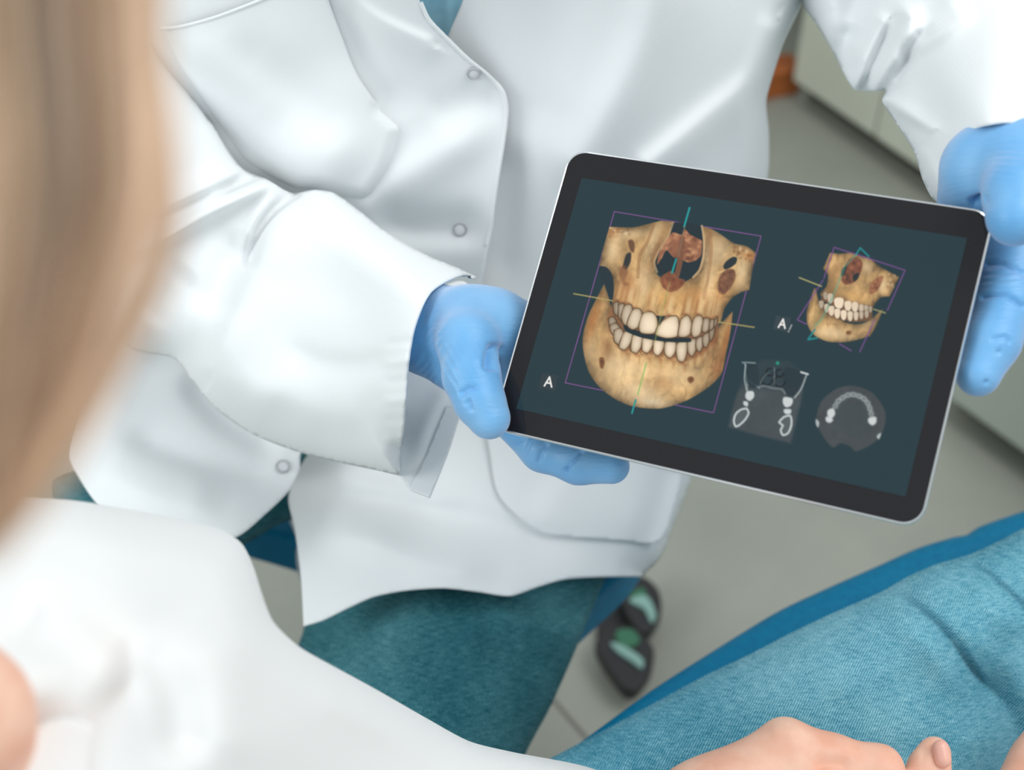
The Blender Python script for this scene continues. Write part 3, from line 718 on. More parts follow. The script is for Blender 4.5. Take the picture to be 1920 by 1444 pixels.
# --- small turned skull view
def small_skull():
    r = random.Random(9)
    jaw = [(1528, 540), (1534, 560), (1545, 580), (1590, 606), (1620, 606), (1655, 580, 1), (1646, 605), (1632, 630, 1), (1605, 638), (1580, 642), (1550, 640), (1526, 628), (1514, 608), (1513, 585), (1520, 560)]
    j = bone(jaw, .12, 8)
    blob(1560, 625, 40, 12, LIGHT, .6, .1, j); blob(1625, 605, 20, 14, LIGHT, .3, -.4, j); blob(1530, 600, 8, 24, (150, 130, 84), .5, .2, j)
    fill([(1586, 622), (1594, 620), (1596, 626), (1588, 628)], DARK, .9)
    fc_ = [(1556, 474, 1), (1575, 476), (1596, 474), (1615, 480), (1630, 484), (1650, 500), (1668, 510), (1686, 520, 1), (1676, 540), (1668, 556, 1), (1652, 558), (1640, 572), (1630, 586), (1600, 580), (1570, 572), (1548, 562), (1538, 552), (1550, 536), (1552, 515), (1543, 504, 1), (1550, 488)]
    f_ = bone(fc_, .06, 7)
    blob(1655, 535, 10, 14, LIGHT, .6, 0, f_); blob(1625, 500, 12, 14, LIGHT, .5, 0, f_); blob(1566, 510, 10, 24, (150, 110, 70), .6, .3, f_); blob(1560, 550, 10, 16, (130, 96, 60), .6, .4, f_); blob(1600, 555, 26, 8, (224, 172, 104), .5, .1, f_)
    sd = fill([(1592, 486), (1606, 482), (1617, 492), (1614, 512), (1604, 528), (1586, 534), (1578, 526), (1582, 504)], (128, 78, 56), 1, 1.5)
    for i in range(24): blob(r.uniform(1584, 1614), r.uniform(486, 530), 3, 3, r.choice([(180, 108, 74), (96, 54, 40), (60, 44, 38)]), .6, 0, sstep(-1, 1, sd))
    fill([(1600, 516), (1611, 512), (1608, 524), (1600, 528)], (34, 44, 46), .95); fill([(1579, 504), (1588, 498), (1584, 514), (1577, 518)], (36, 50, 52), .9)
    sd = fill([(1634, 530), (1646, 520), (1656, 518), (1654, 528), (1645, 545), (1632, 552), (1630, 540)], (150, 96, 66), .9, 2)
    for i in range(14): blob(r.uniform(1632, 1654), r.uniform(522, 550), 2.5, 2.5, r.choice([(110, 64, 46), (186, 128, 88)]), .6, 0, sstep(-1, 1, sd))
    for i in range(12): blob(r.uniform(1664, 1684), r.uniform(512, 540), 2, 2.5, r.choice([DARK, LIGHT]), .5, 0, f_)
    fill([(1542, 556), (1560, 566), (1600, 582), (1634, 584), (1632, 600), (1600, 604), (1560, 594), (1540, 576)], (140, 92, 58), .8, 3)
    def tooth(x, y, w, h, t):
        p = [(x-w, y-h), (x+w, y-h), (x+w*.9, y+h*.5), (x, y+h), (x-w*.9, y+h*.5)]
        line(p+[p[0]], (80, 50, 34), 1.6, .7); fill(p, tuple(np.array((232, 212, 184))*t), 1, 1)
    for x, y, w, h, t in ((1548, 556, 4, 7, .75), (1557, 561, 5, 9, .9), (1573, 570, 8, 10, 1.06), (1590, 575, 6, 9, 1.03), (1603, 577, 5.5, 9, 1), (1615, 580, 4, 8, .9), (1624, 580, 3.5, 7, .82), (1632, 581, 3, 6, .75)): tooth(x, y, w, h, t)
    fill([(1545, 566), (1558, 572), (1580, 582), (1598, 585), (1597, 590), (1578, 586), (1557, 577), (1545, 570)], (22, 40, 44), 1, 1)
    for x, y, w, h, t in ((1540, 572, 4, 7, .8), (1550, 579, 4, 8, .92), (1559, 584, 5, 9, 1), (1570, 589, 5, 9, 1.03), (1582, 592, 5, 9, 1.05), (1594, 594, 4.5, 9, 1), (1605, 594, 4, 8, .95), (1615, 592, 3.5, 7, .85), (1625, 590, 3.5, 7, .8)): tooth(x, y, w, h, t)
    P_ = (132, 78, 150)
    line([(1545, 522), (1564, 464), (1697, 507), (1664, 582)], P_, 1.2, .8); line([(1543, 526), (1495, 600), (1512, 608)], P_, 1.2, .8); line([(1640, 600), (1612, 660)], P_, 1.2, .8); line([(1574, 645), (1596, 658)], P_, 1.2, .8)
    T_ = (20, 140, 144)
    line([(1605, 478), (1613, 465), (1629, 481)], T_, 2, .9); line([(1605, 478), (1584, 500), (1572, 530), (1560, 560), (1540, 600), (1528, 612)], (96, 168, 140), 3, .45); line([(1528, 618), (1515, 637), (1532, 634)], T_, 2, .95)
    line([(1499, 521), (1540, 537)], (176, 170, 110), 1.5, .9); line([(1638, 580), (1660, 587)], (176, 170, 110), 1.5, .8)
small_skull()

# --- grey slices
def slices():
    r = random.Random(2)
    sl = [(1396, 700), (1430, 672), (1480, 676), (1512, 700), (1502, 760), (1484, 833), (1420, 818), (1364, 802), (1376, 750)]
    sd = poly_sd(sl, False); m = sstep(-3, 6, sd)*(.35+.65*sstep(715, 740, PY)); tone = 66+18*n_big+8*n_fine
    blend(m*.9, np.stack([tone*.92, tone*.99, tone*1.03], -1))
    for pts in ([(1402, 722), (1398, 700), (1398, 685), (1396, 682)], [(1402, 735), (1402, 715), (1420, 725), (1424, 728)], [(1392, 680), (1402, 680), (1416, 681)]): line(pts, (150, 160, 160), 1.8, .75, True)
    fill([(1400, 688), (1420, 686), (1424, 720), (1420, 728), (1406, 726), (1400, 715)], (28, 47, 54), .8, 2); fill([(1472, 690), (1505, 702), (1495, 735), (1480, 745), (1470, 730)], (28, 47, 54), .85, 2)
    line([(1398, 684), (1396, 710), (1400, 733)], (160, 170, 170), 1.6, .8, True); line([(1512, 704), (1502, 730), (1490, 746)], (170, 178, 178), 1.8, .85, True); line([(1502, 698), (1515, 702)], (220, 224, 224), 2.2, .9)
    for cx, cy, rr in ((1438, 712, 10), (1462, 716, 10), (1444, 698, 7), (1462, 700, 7)):
        line([(cx+rr*math.cos(a*.5), cy+rr*math.sin(a*.5)) for a in range(0, 11)], (16, 26, 30), 2.6, .9, True)
    line([(1420, 726), (1434, 724), (1448, 728), (1466, 730), (1472, 738)], (130, 140, 140), 3, .6, True); line([(1426, 718), (1432, 706), (1440, 700)], (110, 122, 122), 2, .6, True); line([(1452, 690), (1452, 720)], (110, 122, 122), 2, .6)
    Wt = (214, 220, 220)
    for pts, a in (([(1400, 735), (1412, 734), (1414, 744), (1406, 752), (1398, 746)], .95), ([(1394, 753), (1402, 754), (1402, 762), (1395, 760)], .95), ([(1470, 745), (1486, 748), (1484, 760), (1474, 764), (1468, 756)], .95), ([(1470, 768), (1483, 768), (1482, 776), (1472, 776)], .95)): fill(pts, Wt, a, 1.8)
    for pts in ([(1400, 766), (1404, 774), (1398, 786), (1388, 796), (1380, 800), (1376, 790), (1380, 776), (1390, 768)], [(1470, 782), (1482, 780), (1484, 796), (1478, 812), (1468, 816), (1464, 806), (1468, 798), (1461, 792)]):
        fill(pts, (86, 96, 98), .9, 1.5); line(pts+[pts[0]], (200, 208, 208), 2.8, .9, True)
    blob(1458, 681, 3, 3, (20, 180, 140), 1)
    # round slice
    circ = [(1595+66*math.cos(a*.2), 786+62*math.sin(a*.2)) for a in range(32)]
    circ = [(x, y) for x, y in circ if not (y > 832 and 1560 < x < 1612)]
    rn = [(1530, 788), (1540, 752), (1570, 728), (1600, 723), (1635, 736), (1658, 766), (1661, 790), (1650, 820), (1628, 838), (1604, 847), (1594, 838), (1576, 832), (1562, 840), (1545, 822)]
    sd = poly_sd(rn, True); tone = 62+16*n_big+8*n_fine
    blend(sstep(-1.5, 2.5, sd)*.95, np.stack([tone*.92, tone*.99, tone*1.02], -1))
    fill([(1566, 800), (1570, 770), (1590, 757), (1612, 762), (1628, 785), (1630, 808), (1600, 815)], (58, 72, 76), .5, 10)
    arch = [(1566, 762), (1572, 752), (1580, 746), (1590, 741), (1600, 740), (1611, 743), (1620, 748), (1627, 756), (1631, 766), (1634, 777)]
    line(arch, (128, 138, 140), 8, .7, True)
    for i, (x, y) in enumerate(arch):
        blob(x, y, 4.2, 4.2, (196, 202, 202), .85); blob(x, y, 2.2, 2.2, (70, 80, 84), 1)
    for pts in ([(1552, 770), (1562, 766), (1566, 776), (1560, 784), (1552, 780)], [(1549, 782), (1558, 782), (1562, 788), (1556, 793), (1549, 790)], [(1629, 784), (1642, 782), (1643, 792), (1636, 798), (1628, 792)]): fill(pts, (216, 220, 220), .95, 2)
    fill([(1530, 786), (1536, 792), (1534, 802), (1530, 796)], (190, 196, 196), .9, 1.5); fill([(1644, 818), (1652, 812), (1648, 824)], (200, 206, 206), .9, 1.5)
slices()
# --- orientation letters
def letter(cx, cy, s, tile, bang=False):
    t = math.radians(9); c, s_ = math.cos(t), math.sin(t)
    R_ = lambda x, y: (cx+(x*c-y*s_)*s, cy+(x*s_+y*c)*s)
    fill([R_(-1.35, -1.3), R_(1.45, -1.3), R_(1.25, 1.4), R_(-1.55, 1.3)], tile, .9, 1.2, False)
    for a, b in (((-.62, .8), (.02, -.8)), ((.02, -.8), (.62, .8)), ((-.38, .22), (.38, .22))): line([R_(*a), R_(*b)], (244, 240, 236), 1.9, 1)
    if bang: line([R_(1.75, .0), R_(1.5, .9)], (190, 190, 186), 1.5, .8); line([R_(1.42, 1.2), R_(1.36, 1.35)], (190, 190, 186), 1.5, .8)
letter(1029, 716, 11, (44, 58, 64)); letter(1467, 607, 10, (52, 66, 72), True)

lin_img = np.where(IMG/255 <= .04045, IMG/255/12.92, ((IMG/255+.055)/1.055)**2.4)
SV = tab(gu.ravel(), gv.ravel(), -.00015)
ii = np.arange(NU*NV).reshape(NV, NU)
SQ = np.stack([ii[:-1, :-1], ii[1:, :-1], ii[1:, 1:], ii[:-1, 1:]], -1).reshape(-1, 4)
sm = bpy.data.materials.new('lit_display'); sm.use_nodes = True
b = sm.node_tree.nodes['Principled BSDF']; at_ = nd(sm, 'ShaderNodeAttribute'); at_.attribute_name = 'picture'
b.inputs['Base Color'].default_value = (.004, .004, .005, 1); b.inputs['Roughness'].default_value = .08; b.inputs['Specular IOR Level'].default_value = .34
lk(sm, at_.outputs['Color'], b.inputs['Emission Color']); b.inputs['Emission Strength'].default_value = .83
me = bpy.data.meshes.new('display')
me.vertices.add(len(SV)); me.vertices.foreach_set('co', SV.astype(np.float32).ravel())
me.loops.add(SQ.size); me.loops.foreach_set('vertex_index', SQ.astype(np.int32).ravel())
me.polygons.add(len(SQ)); me.polygons.foreach_set('loop_start', np.arange(0, SQ.size, 4, dtype=np.int32))
me.update(calc_edges=True)
ca = me.color_attributes.new('picture', 'FLOAT_COLOR', 'POINT')
ca.data.foreach_set('color', np.c_[lin_img.reshape(-1, 3), np.ones(NU*NV)].astype(np.float32).ravel())
me.materials.append(sm); sm.cycles.emission_sampling = 'NONE'
disp = bpy.data.objects.new('display', me); COL.objects.link(disp); adopt(disp, tablet)
disp['label'] = 'lit dark teal screen with a tan skull, a smaller turned skull and grey scan slices'

# ------------------------------------------------------------------ person in the lab coat
den = empty('person', Vector((SCX, SCY, 0)), 'seated person in a white lab coat and blue gloves holding out a tablet', 'person')
body_pr = (cone_chain([(890, -330, .92, 130), (890, -180, .97, 150), (900, 0, 1.03, 290), (900, 500, 1.13, 300), (880, 860, 1.26, 230)], .04)
           + cone_chain([(880, 860, 1.24, 150), (830, 1180, 1.085, 80), (760, 1440, 1.04, 70), (760, 1600, 1.06, 60)], .03)
           + cone_chain([(560, -120, 1.03, 130), (250, 250, .95, 60), (300, 540, .95, 50), (560, 640, .90, 45), (720, 630, .868, 40)], .03)
           + cone_chain([(1250, -120, 1.04, 130), (1600, -60, .95, 45), (1820, 40, .82, 40), (1960, 140, .765, 38)], .03))
body = sdf_obj('body', body_pr, .006, M['skin'], den, it=2)

def coat_back(X, Y): return 0
F1 = [([(1245, -60), (1215, 60), (1165, 170), (1090, 300)], 60, 42, .010, 'all'),
      ([(1450, 60), (1410, 150), (1330, 220), (1220, 310)], 46, 26, .010, 'all'),
      ([(1050, -140), (1040, 120), (990, 300)], 70, 70, -.006, 'both'),
      ([(560, 925), (700, 935), (850, 965), (1010, 1010), (1130, 1030)], 26, 50, -.009, 'both'),
      ([(575, 985), (690, 1010), (820, 1060), (950, 1075)], 40, 30, .007, 'both'),
      ([(620, 900), (760, 930), (880, 950)], 20, 20, .004, 'both'),
      ([(1000, 900), (1100, 960), (1240, 1000)], 60, 60, .004, 'both'),
      ([(1250, 890), (1215, 1000), (1180, 1080)], 22, 26, -.005, 'all'),
      ([(965, 250), (955, 380), (940, 560)], 34, 34, -.004, 'both')]
C1 = [(900, -150, .82), (868, 0, .868), (840, 300, .948), (900, 480, .982), (1100, 0, .858), (1100, 300, .925), (1300, 0, .872), (1300, 300, .948), (1430, 200, .965), (1500, 0, .93), (700, 700, 1.035), (560, 880, 1.05), (570, 1170, .985), (700, 1115, .987), (830, 1103, .992), (960, 1116, 1.0), (1060, 1085, 1.03), (1205, 1080, 1.09), (1290, 900, 1.09), (1000, 800, 1.035), (1000, 950, 1.035), (1200, 700, 1.04), (800, 950, 1.03), (700, 1010, 1.005)]
coat = panel('lab_coat', [(900, -170, 1), (868, 0), (838, 78), (830, 300), (800, 480), (700, 700), (575, 855), (541, 930), (552, 990), (564, 1080), (569, 1174, 1), (605, 1163), (650, 1141), (700, 1119), (760, 1107), (830, 1103), (900, 1110), (958, 1117), (1010, 1100), (1060, 1086), (1130, 1082), (1204, 1081, 1), (1238, 1046), (1265, 980), (1297, 895), (1350, 700), (1400, 500), (1440, 330), (1442, 250), (1437, 190), (1450, 140), (1470, 80), (1502, 10), (1560, -170, 1)],
             C1, M['coat'], den, F1, 6, lambda x, y: x > 1206 and y > -165 and y < 1079, 60, .05, wav=(.0016, 260), seed=3)
tag(coat, 'white snap-front lab coat')
f1 = tps(C1)
F2 = [([(955, 215), (860, 275), (760, 335), (690, 385)], 46, 40, .008, 'end'),
      ([(930, 420), (850, 430), (760, 425), (690, 390)], 30, 40, -.012, 'both'),
      ([(960, 190), (880, 190), (800, 230)], 40, 40, -.004, 'both'),
      ([(600, -60), (700, 30), (800, 78)], 12, 34, .004, 'all'),
      ([(640, -40), (690, 110), (770, 230)], 30, 30, -.004, 'both'),
      ([(200, 800), (330, 850), (470, 890), (560, 880)], 36, 26, -.008, 'both'),
      ([(150, 850), (280, 920), (430, 950)], 50, 30, .006, 'both'),
      ([(340, 690), (430, 780), (540, 850)], 20, 30, -.010, 'both'),
      ([(300, 480), (260, 600), (250, 700)], 40, 40, .006, 'both')]
C2 = [(300, -150, .84), (770, -150, .805), (790, 0, .85), (950, 200, .905), (910, 480, .955), (860, 640, 1.0), (600, 0, .85), (300, 100, .885), (600, 350, .935), (400, 400, .96), (640, 820, 1.02), (560, 870, 1.02), (440, 1005, .965), (330, 900, .985), (190, 955, .965), (130, 855, .99), (200, 600, 1.0), (200, 300, .96)]
f2 = tps(C2)
def d2(x, y):
    x = np.asarray(x, float); y = np.asarray(y, float); return f2(x, y)-fold_depth(x, y, F2)-waves(x, y, 5, .0014, 240)
fp = panel('front_panel', [(200, -170, 1), (770, -170, 1), (786, 0), (800, 32), (840, 76), (880, 114), (920, 145), (944, 172), (953, 210), (948, 262), (937, 330), (926, 400), (915, 460), (900, 540), (850, 680), (760, 780), (640, 830), (567, 846), (562, 880), (545, 915), (500, 960), (440, 1006), (330, 1010), (240, 990), (188, 952), (150, 900), (128, 852), (150, 760), (170, 600), (140, 300)],
           None, M['coat'], None, (), 6, None, depth=d2, thick=.0022)
adopt(fp, coat)
# raised stitched edge along the front
def strip(name, pts, w, depth_f, mat, parent, lift=.001, step=5):
    Q = catmull(pts, False, step); T = np.gradient(Q, axis=0); T /= np.linalg.norm(T, axis=1)[:, None]; Nn = np.stack([-T[:, 1], T[:, 0]], 1)
    V = []; F = []
    prof = [(-.5, -.0002), (-.35, .8), (0, 1), (.35, .8), (.5, -.0002)]
    for o, h in prof:
        p = Q+Nn*(w*o); V.append(cam2w(px2c(p[:, 0], p[:, 1], depth_f(p[:, 0], p[:, 1])-lift*h)))
    V = np.vstack(V); n = len(Q)
    for k in range(len(prof)-1):
        for i in range(n-1): F.append((k*n+i, k*n+i+1, (k+1)*n+i+1, (k+1)*n+i))
    o = mesh_obj(name, V, F, mat, None, True, np.zeros((len(V), 2)))
    return adopt(o, parent)
strip('front_edge', [(789, 4), (804, 36), (840, 74), (878, 111), (918, 144), (941, 173), (949, 210), (944, 262), (933, 330), (922, 400), (911, 460)], 7, d2, M['coat'], coat, .0012)

# breast pocket, sagging open
def dp(x, y):
    bul = np.exp(-((x-600)/110)**2-((y-300)/80)**2)*.016 + np.exp(-((x-430)/120)**2-((y-120)/120)**2)*.004
    return d2(x, y)-.004-bul
PK = [(296, 53, 1), (340, 48), (400, 32), (480, 2), (540, -24), (600, -44, 1), (614, 0), (640, 66), (668, 136), (704, 190), (754, 236), (750, 262), (738, 300), (718, 338), (688, 374), (640, 372), (600, 358), (556, 354), (520, 340), (485, 320), (455, 302), (428, 268), (380, 200), (335, 128)]
pk = panel('breast_pocket', PK, None, M['coat'], None, [([(330, 60), (460, 160), (540, 240)], 40, 40, .003, 'both'), ([(420, 60), (560, 180), (640, 290)], 40, 40, -.004, 'both')], 5, lambda x, y: y > 60 and not (x > 600 and y < 200), 30, .016, depth=dp)
adopt(pk, coat)
strip('pocket_hem', [(299, 55), (340, 50), (400, 34), (480, 4), (560, -30)], 7, lambda x, y: dp(x, y), M['coat'], coat, .0014)
# hip pocket on the other front
def d1(x, y):
    x = np.asarray(x, float); y = np.asarray(y, float); return f1(x, y)-fold_depth(x, y, F1)-waves(x, y, 3, .0016, 260)
hp = panel('hip_pocket', [(905, 780, 1), (918, 850), (926, 900), (938, 932), (975, 972), (1020, 1000), (1080, 1008), (1150, 1013), (1236, 1016), (1262, 960), (1280, 890), (1290, 780, 1), (1100, 760)], None, M['coat'], None, (), 6, None, depth=lambda x, y: d1(x, y)-.0042+.05*(1-np.sqrt(np.clip(1-(1-np.clip((1240-x+(1046-y)*.22)/75, 0, 1))**2, 0, 1)))*0, thick=.002)
adopt(hp, coat)

# sleeve of the arm at the left, bent at the elbow
FS = [([(575, 372), (525, 432), (460, 560), (405, 690)], 70, 26, .014, 'end'),
      ([(516, 338), (440, 376), (380, 406), (320, 440), (240, 478)], 12, 26, .018, 'all'),
      ([(556, 364), (516, 394), (484, 436), (468, 490)], 10, 13, -.016, 'all'),
      ([(524, 346), (496, 384), (470, 432), (450, 490)], 13, 13, .009, 'start'),
      ([(496, 330), (440, 352), (396, 370)], 9, 12, -.014, 'start'),
      ([(456, 314), (400, 346), (300, 392), (230, 416)], 8, 26, .011, 'all'),
      ([(360, 500), (300, 560), (260, 600)], 40, 40, -.006, 'both'),
      ([(460, 430), (420, 520), (390, 600)], 34, 34, -.010, 'both'),
      ([(520, 640), (600, 680), (690, 684), (760, 660)], 22, 30, -.004, 'both'),
      ([(480, 700), (580, 760), (700, 780)], 40, 40, .005, 'both'),
      ([(640, 420), (720, 500), (790, 540)], 40, 40, .003, 'both')]
for k in range(7):
    yy = 640+k*36
    FS.append(([(765, yy), (738, yy+4), (712, yy+2)], 9, 9, .0016 if k % 2 else -.0012, 'start'))
CS = [(200, 0, .87), (250, 250, .875), (300, 450, .885), (350, 620, .885), (450, 420, .88), (550, 450, .855), (650, 560, .825), (620, 740, .832), (600, 830, .855), (785, 560, .775), (765, 720, .778), (755, 870, .81), (870, 520, .79), (480, 740, .86), (340, 680, .89)]
fs = tps(CS)
slv = panel('sleeve', [(150, -60, 1), (270, 30), (320, 120), (400, 234), (452, 314), (500, 336), (548, 362), (590, 356), (626, 362), (680, 400), (722, 433), (800, 478), (860, 503), (893, 519, 1), (850, 521), (812, 543), (791, 575), (774, 620), (765, 670), (761, 720), (757, 790), (751, 850), (752, 893, 1), (715, 884), (640, 868), (560, 848), (470, 812), (400, 762), (355, 708), (325, 672), (240, 650), (120, 500), (60, 250), (60, 0)],
            CS, M['coat'], None, FS, 5, lambda x, y: not ((x > 752 and y > 500 and y < 890 and x-752 < 150 and (y-519)/374 > 0 and x < 895 and y > 505+(893-x)*0 and (x < 860 or y > 519)) or y < -50), 95, .045, closed_back=True, wav=(.001, 180), seed=8, thick=.0016)
adopt(slv, coat)
def dl(x, y): return .885 - .00012*(y-700) + 0*x
ln = panel('sleeve_lining', [(800, 560), (870, 528), (905, 600), (890, 690), (864, 768), (838, 850), (806, 932, 1), (770, 918), (748, 890, 1), (752, 800), (758, 700), (775, 620)], None, M['coat'], None, [([(850, 700), (800, 800), (770, 900)], 20, 20, .003, 'both')], 5, None, depth=dl)
adopt(ln, coat)
hm = panel('cuff_hem', [(866, 768, 1), (840, 850), (806, 933, 1), (768, 918, 1), (800, 850), (836, 762, 1)], None, M['coat'], None, (), 4, None, depth=lambda x, y: dl(x, y)-.0025)
adopt(hm, coat)

# sleeve of the arm at the right
FB0 = [([(1705, 30), (1670, 105), (1640, 172)], 20, 18, .013, 'all'), ([(1655, 40), (1622, 110), (1606, 160)], 14, 14, .009, 'all'), ([(1684, 20), (1660, 80), (1636, 130), (1622, 172)], 13, 15, -.0085, 'end'), ([(1752, 40), (1715, 84), (1690, 130), (1668, 166)], 12, 16, -.006, 'both'), ([(1740, 30), (1702, 70), (1672, 140)], 14, 14, .005, 'both'), ([(1600, 40), (1590, 90), (1596, 150)], 16, 16, -.006, 'both'),
      ([(1620, -20), (1590, 60), (1560, 110)], 26, 30, -.010, 'all'), ([(1560, -40), (1545, 20), (1550, 70)], 30, 30, .008, 'all'),
      ([(1830, 10), (1760, 62), (1690, 104)], 18, 40, .008, 'both'), ([(1920, -60), (1800, -20), (1700, 20)], 22, 34, .007, 'all'),
      ([(1656, 186), (1700, 212), (1745, 238)], 16, 12, .008, 'all'), ([(1700, 130), (1740, 190), (1760, 260)], 40, 40, -.005, 'both'), ([(1735, 290), (1752, 330), (1764, 370)], 12, 12, .004, 'all')]
FB = [(f[0], f[1], f[2], f[3]*1.35, f[4]) for f in FB0]
CB = [(1520, -100, .9), (1520, 0, .92), (1600, 150, .862), (1700, 250, .79), (1760, 370, .735), (1850, 235, .69), (1980, 270, .70), (1700, 0, .83), (1850, 50, .745), (2080, -100, .80), (1950, 100, .71)]
sl2 = panel('sleeve', [(1520, -170, 1), (1503, 0), (1530, 45), (1560, 95), (1588, 150), (1602, 168), (1640, 172), (1660, 170), (1654, 190), (1682, 234), (1714, 286), (1729, 335), (1745, 368), (1764, 386, 1), (1768, 345), (1774, 300), (1793, 263), (1830, 240), (1880, 229), (1925, 236), (1975, 262), (2010, 300, 1), (2070, 200), (2110, 0), (2090, -170, 1)],
            CB, M['coat'], None, FB, 5, lambda x, y: y > -165 and not (x > 1764 and y > 225 and x < 2012), 50, .04, closed_back=True, wav=(.001, 160), seed=12)
adopt(sl2, coat)
# back of the coat
cb = sdf_obj('back_panel', cone_chain([(890, -190, 1.0, 250), (900, 0, 1.06, 330), (900, 500, 1.16, 340), (880, 860, 1.27, 330), (870, 950, 1.28, 330)], .04), .007, M['coat'], None, it=3)
adopt(cb, coat)

# snap fasteners
def snap(x, y, r_px=11.5):
    e = 6.; P0 = U(x, y, float(d2(x, y))); Px_ = U(x+e, y, float(d2(x+e, y))); Py_ = U(x, y+e, float(d2(x, y+e)))
    n = (Py_-P0).cross(Px_-P0).normalized()
    if n.dot(Vector((0, 0, CAM_Z))-P0) < 0: n = -n
    u = (Px_-P0).normalized(); v = n.cross(u)
    R = r_px*float(d2(x, y))/FPX; c = P0+n*.0013
    V = []; F = []; nn = 32; prof = [(R*1.14, -.0006), (R*1.12, .0004), (R, .0009), (R*.88, .0006), (R*.86, .0001)]
    for rr, h in prof:
        for k in range(nn):
            a = 2*math.pi*k/nn; V.append(tuple(c+u*(rr*math.cos(a))+v*(rr*math.sin(a))+n*h))
    for i in range(len(prof)-1):
        for k in range(nn): F.append((i*nn+k, i*nn+(k+1) % nn, (i+1)*nn+(k+1) % nn, (i+1)*nn+k))
    me_o = mesh_obj('snap_ring', V, F, M['ring'], None); adopt(me_o, coat)
    V = []; prof = [(R*.87, .0002), (R*.6, .0005), (R*.25, .0006)]; F = []
    for rr, h in prof:
        for k in range(nn):
            a = 2*math.pi*k/nn; V.append(tuple(c+u*(rr*math.cos(a))+v*(rr*math.sin(a))+n*h))
    for i in range(len(prof)-1):
        for k in range(nn): F.append((i*nn+k, i*nn+(k+1) % nn, (i+1)*nn+(k+1) % nn, (i+1)*nn+k))
    F.append(tuple(2*nn+k for k in range(nn)))
    adopt(mesh_obj('snap_cap', V, F, M['snap'], None), coat)
snap(888, 136); snap(863, 430); snap(530, 876)

scr = panel('scrub_top', [(700, -200, 1), (920, -200, 1), (900, 0), (870, 70), (842, 130), (800, 90), (760, 0)], [(700, -200, .86), (920, -200, .86), (830, 0, .893), (840, 130, .93), (780, 0, .893), (890, 0, .893)], M['scrub'], den, [([(842, -100), (838, 0), (836, 90)], 8, 8, .002, 'all')], 6)

thigh = panel('jeans', [(700, 985), (1000, 970), (1140, 1020), (1142, 1070), (1128, 1100), (1100, 1170), (1068, 1245), (1030, 1330), (985, 1415), (960, 1500), (930, 1640, 1), (520, 1640, 1), (500, 1500), (520, 1330), (545, 1240), (566, 1192), (590, 1100)],
              [(800, 1000, 1.06), (800, 1100, 1.018), (800, 1200, .995), (750, 1400, .955), (700, 1600, .96), (1000, 1200, 1.005), (600, 1250, 1.0)], M['denim_dark'], den,
              [([(1130, 1120), (1040, 1150), (960, 1110)], 24, 24, -.006, 'both'), ([(1100, 1190), (1000, 1170), (900, 1120)], 20, 20, .005, 'both'), ([(1080, 1260), (960, 1220), (880, 1160)], 22, 22, -.003, 'both')], 6, lambda x, y: y < 1630, 215, .085, closed_back=True, wav=(.001, 150), seed=4, thick=0)
tag(thigh, 'dark teal denim trousers')
leg2 = panel('trouser_leg', [(96, 905), (150, 880), (300, 850), (450, 850), (620, 840), (650, 910), (580, 962), (520, 985), (440, 1030), (250, 1090), (130, 1020)], [(100, 900, 1.03), (300, 860, 1.04), (600, 850, 1.10), (450, 1000, 1.06), (200, 1050, 1.02)], M['denim_dark'], None, (), 9, lambda x, y: True, 90, .06, closed_back=True)
adopt(leg2, thigh)

# lower legs and shoes
def lower_leg(knee, foot, r0, r1, parent):
    k = Vector(knee); f = Vector(foot)
    o = tube('lower_leg', [k+Vector((0, .0, .02)), k.lerp(f, .05), k.lerp(f, .4), k.lerp(f, .8), f], [r0*.7, r0, r0*.92, r1*1.1, r1], M['denim_dark'], None, 20); adopt(o, parent)
    sh_ = sdf_surface([((f.x, f.y+.03, .05), .04, (f.x, f.y-.13, .042), .036, 0), ((f.x, f.y, .06), .042, (f.x, f.y, .10), .04, .02)], .006)
    o = mesh_obj('shoe', sh_[0], sh_[1].tolist(), M['black_rubber'], None); adopt(o, den)
ka = U(215, 985, 1.085); lower_leg(ka, (ka.x, ka.y-.06, .09), .055, .045, thigh)
kb = U(725, 1600, 1.03); lower_leg(kb, (kb.x, kb.y-.03, .09), .06, .045, thigh)

# gloves
gl = (cone_chain([(600, 645, .895, 44), (720, 630, .862, 56), (800, 620, .815, 78)], .01)
      + cone_chain([(812, 614, .806, 78), (925, 625, .789, 74), (1005, 660, .792, 62)], .02)
      + cone_chain([(860, 680, .80, 56), (945, 765, .80, 44)], .02)
      + cone_chain([(872, 600, .782, 58), (876, 642, .759, 57)], .02)
      + cone_chain([(876, 642, .759, 57), (884, 706, .746, 53), (899, 752, .741, 47), (917, 784, .739, 40.5)], .006)
      + cone_chain([(945, 765, .80, 44), (1018, 842, .784, 42), (1085, 866, .776, 41.5), (1147, 874, .771, 34)], .006)
      + cone_chain([(1000, 612, .790, 44), (1110, 606, .778, 38), (1190, 612, .768, 32)], .006)
      + cone_chain([(1005, 672, .792, 44), (1140, 690, .777, 38), (1230, 706, .764, 32)], .006)
      + cone_chain([(990, 730, .795, 44), (1110, 772, .776, 38), (1200, 796, .764, 32)], .006))
def wr_left(X, Y, V):
    w = np.exp(-((X-800)/40)**2)*np.clip((Y-560)/60, 0, 1)
    return .0004*w*np.sin((Y*.7+X*.75)*.36+2.2*np.sin(X*.06+Y*.021)+1.4*np.sin(Y*.09))*(.6+.4*np.sin(X*.11-Y*.07)) + .0002*np.exp(-((X-850)/45)**2-((Y-690)/50)**2)*np.sin((X*.75-Y*.45)*.55)
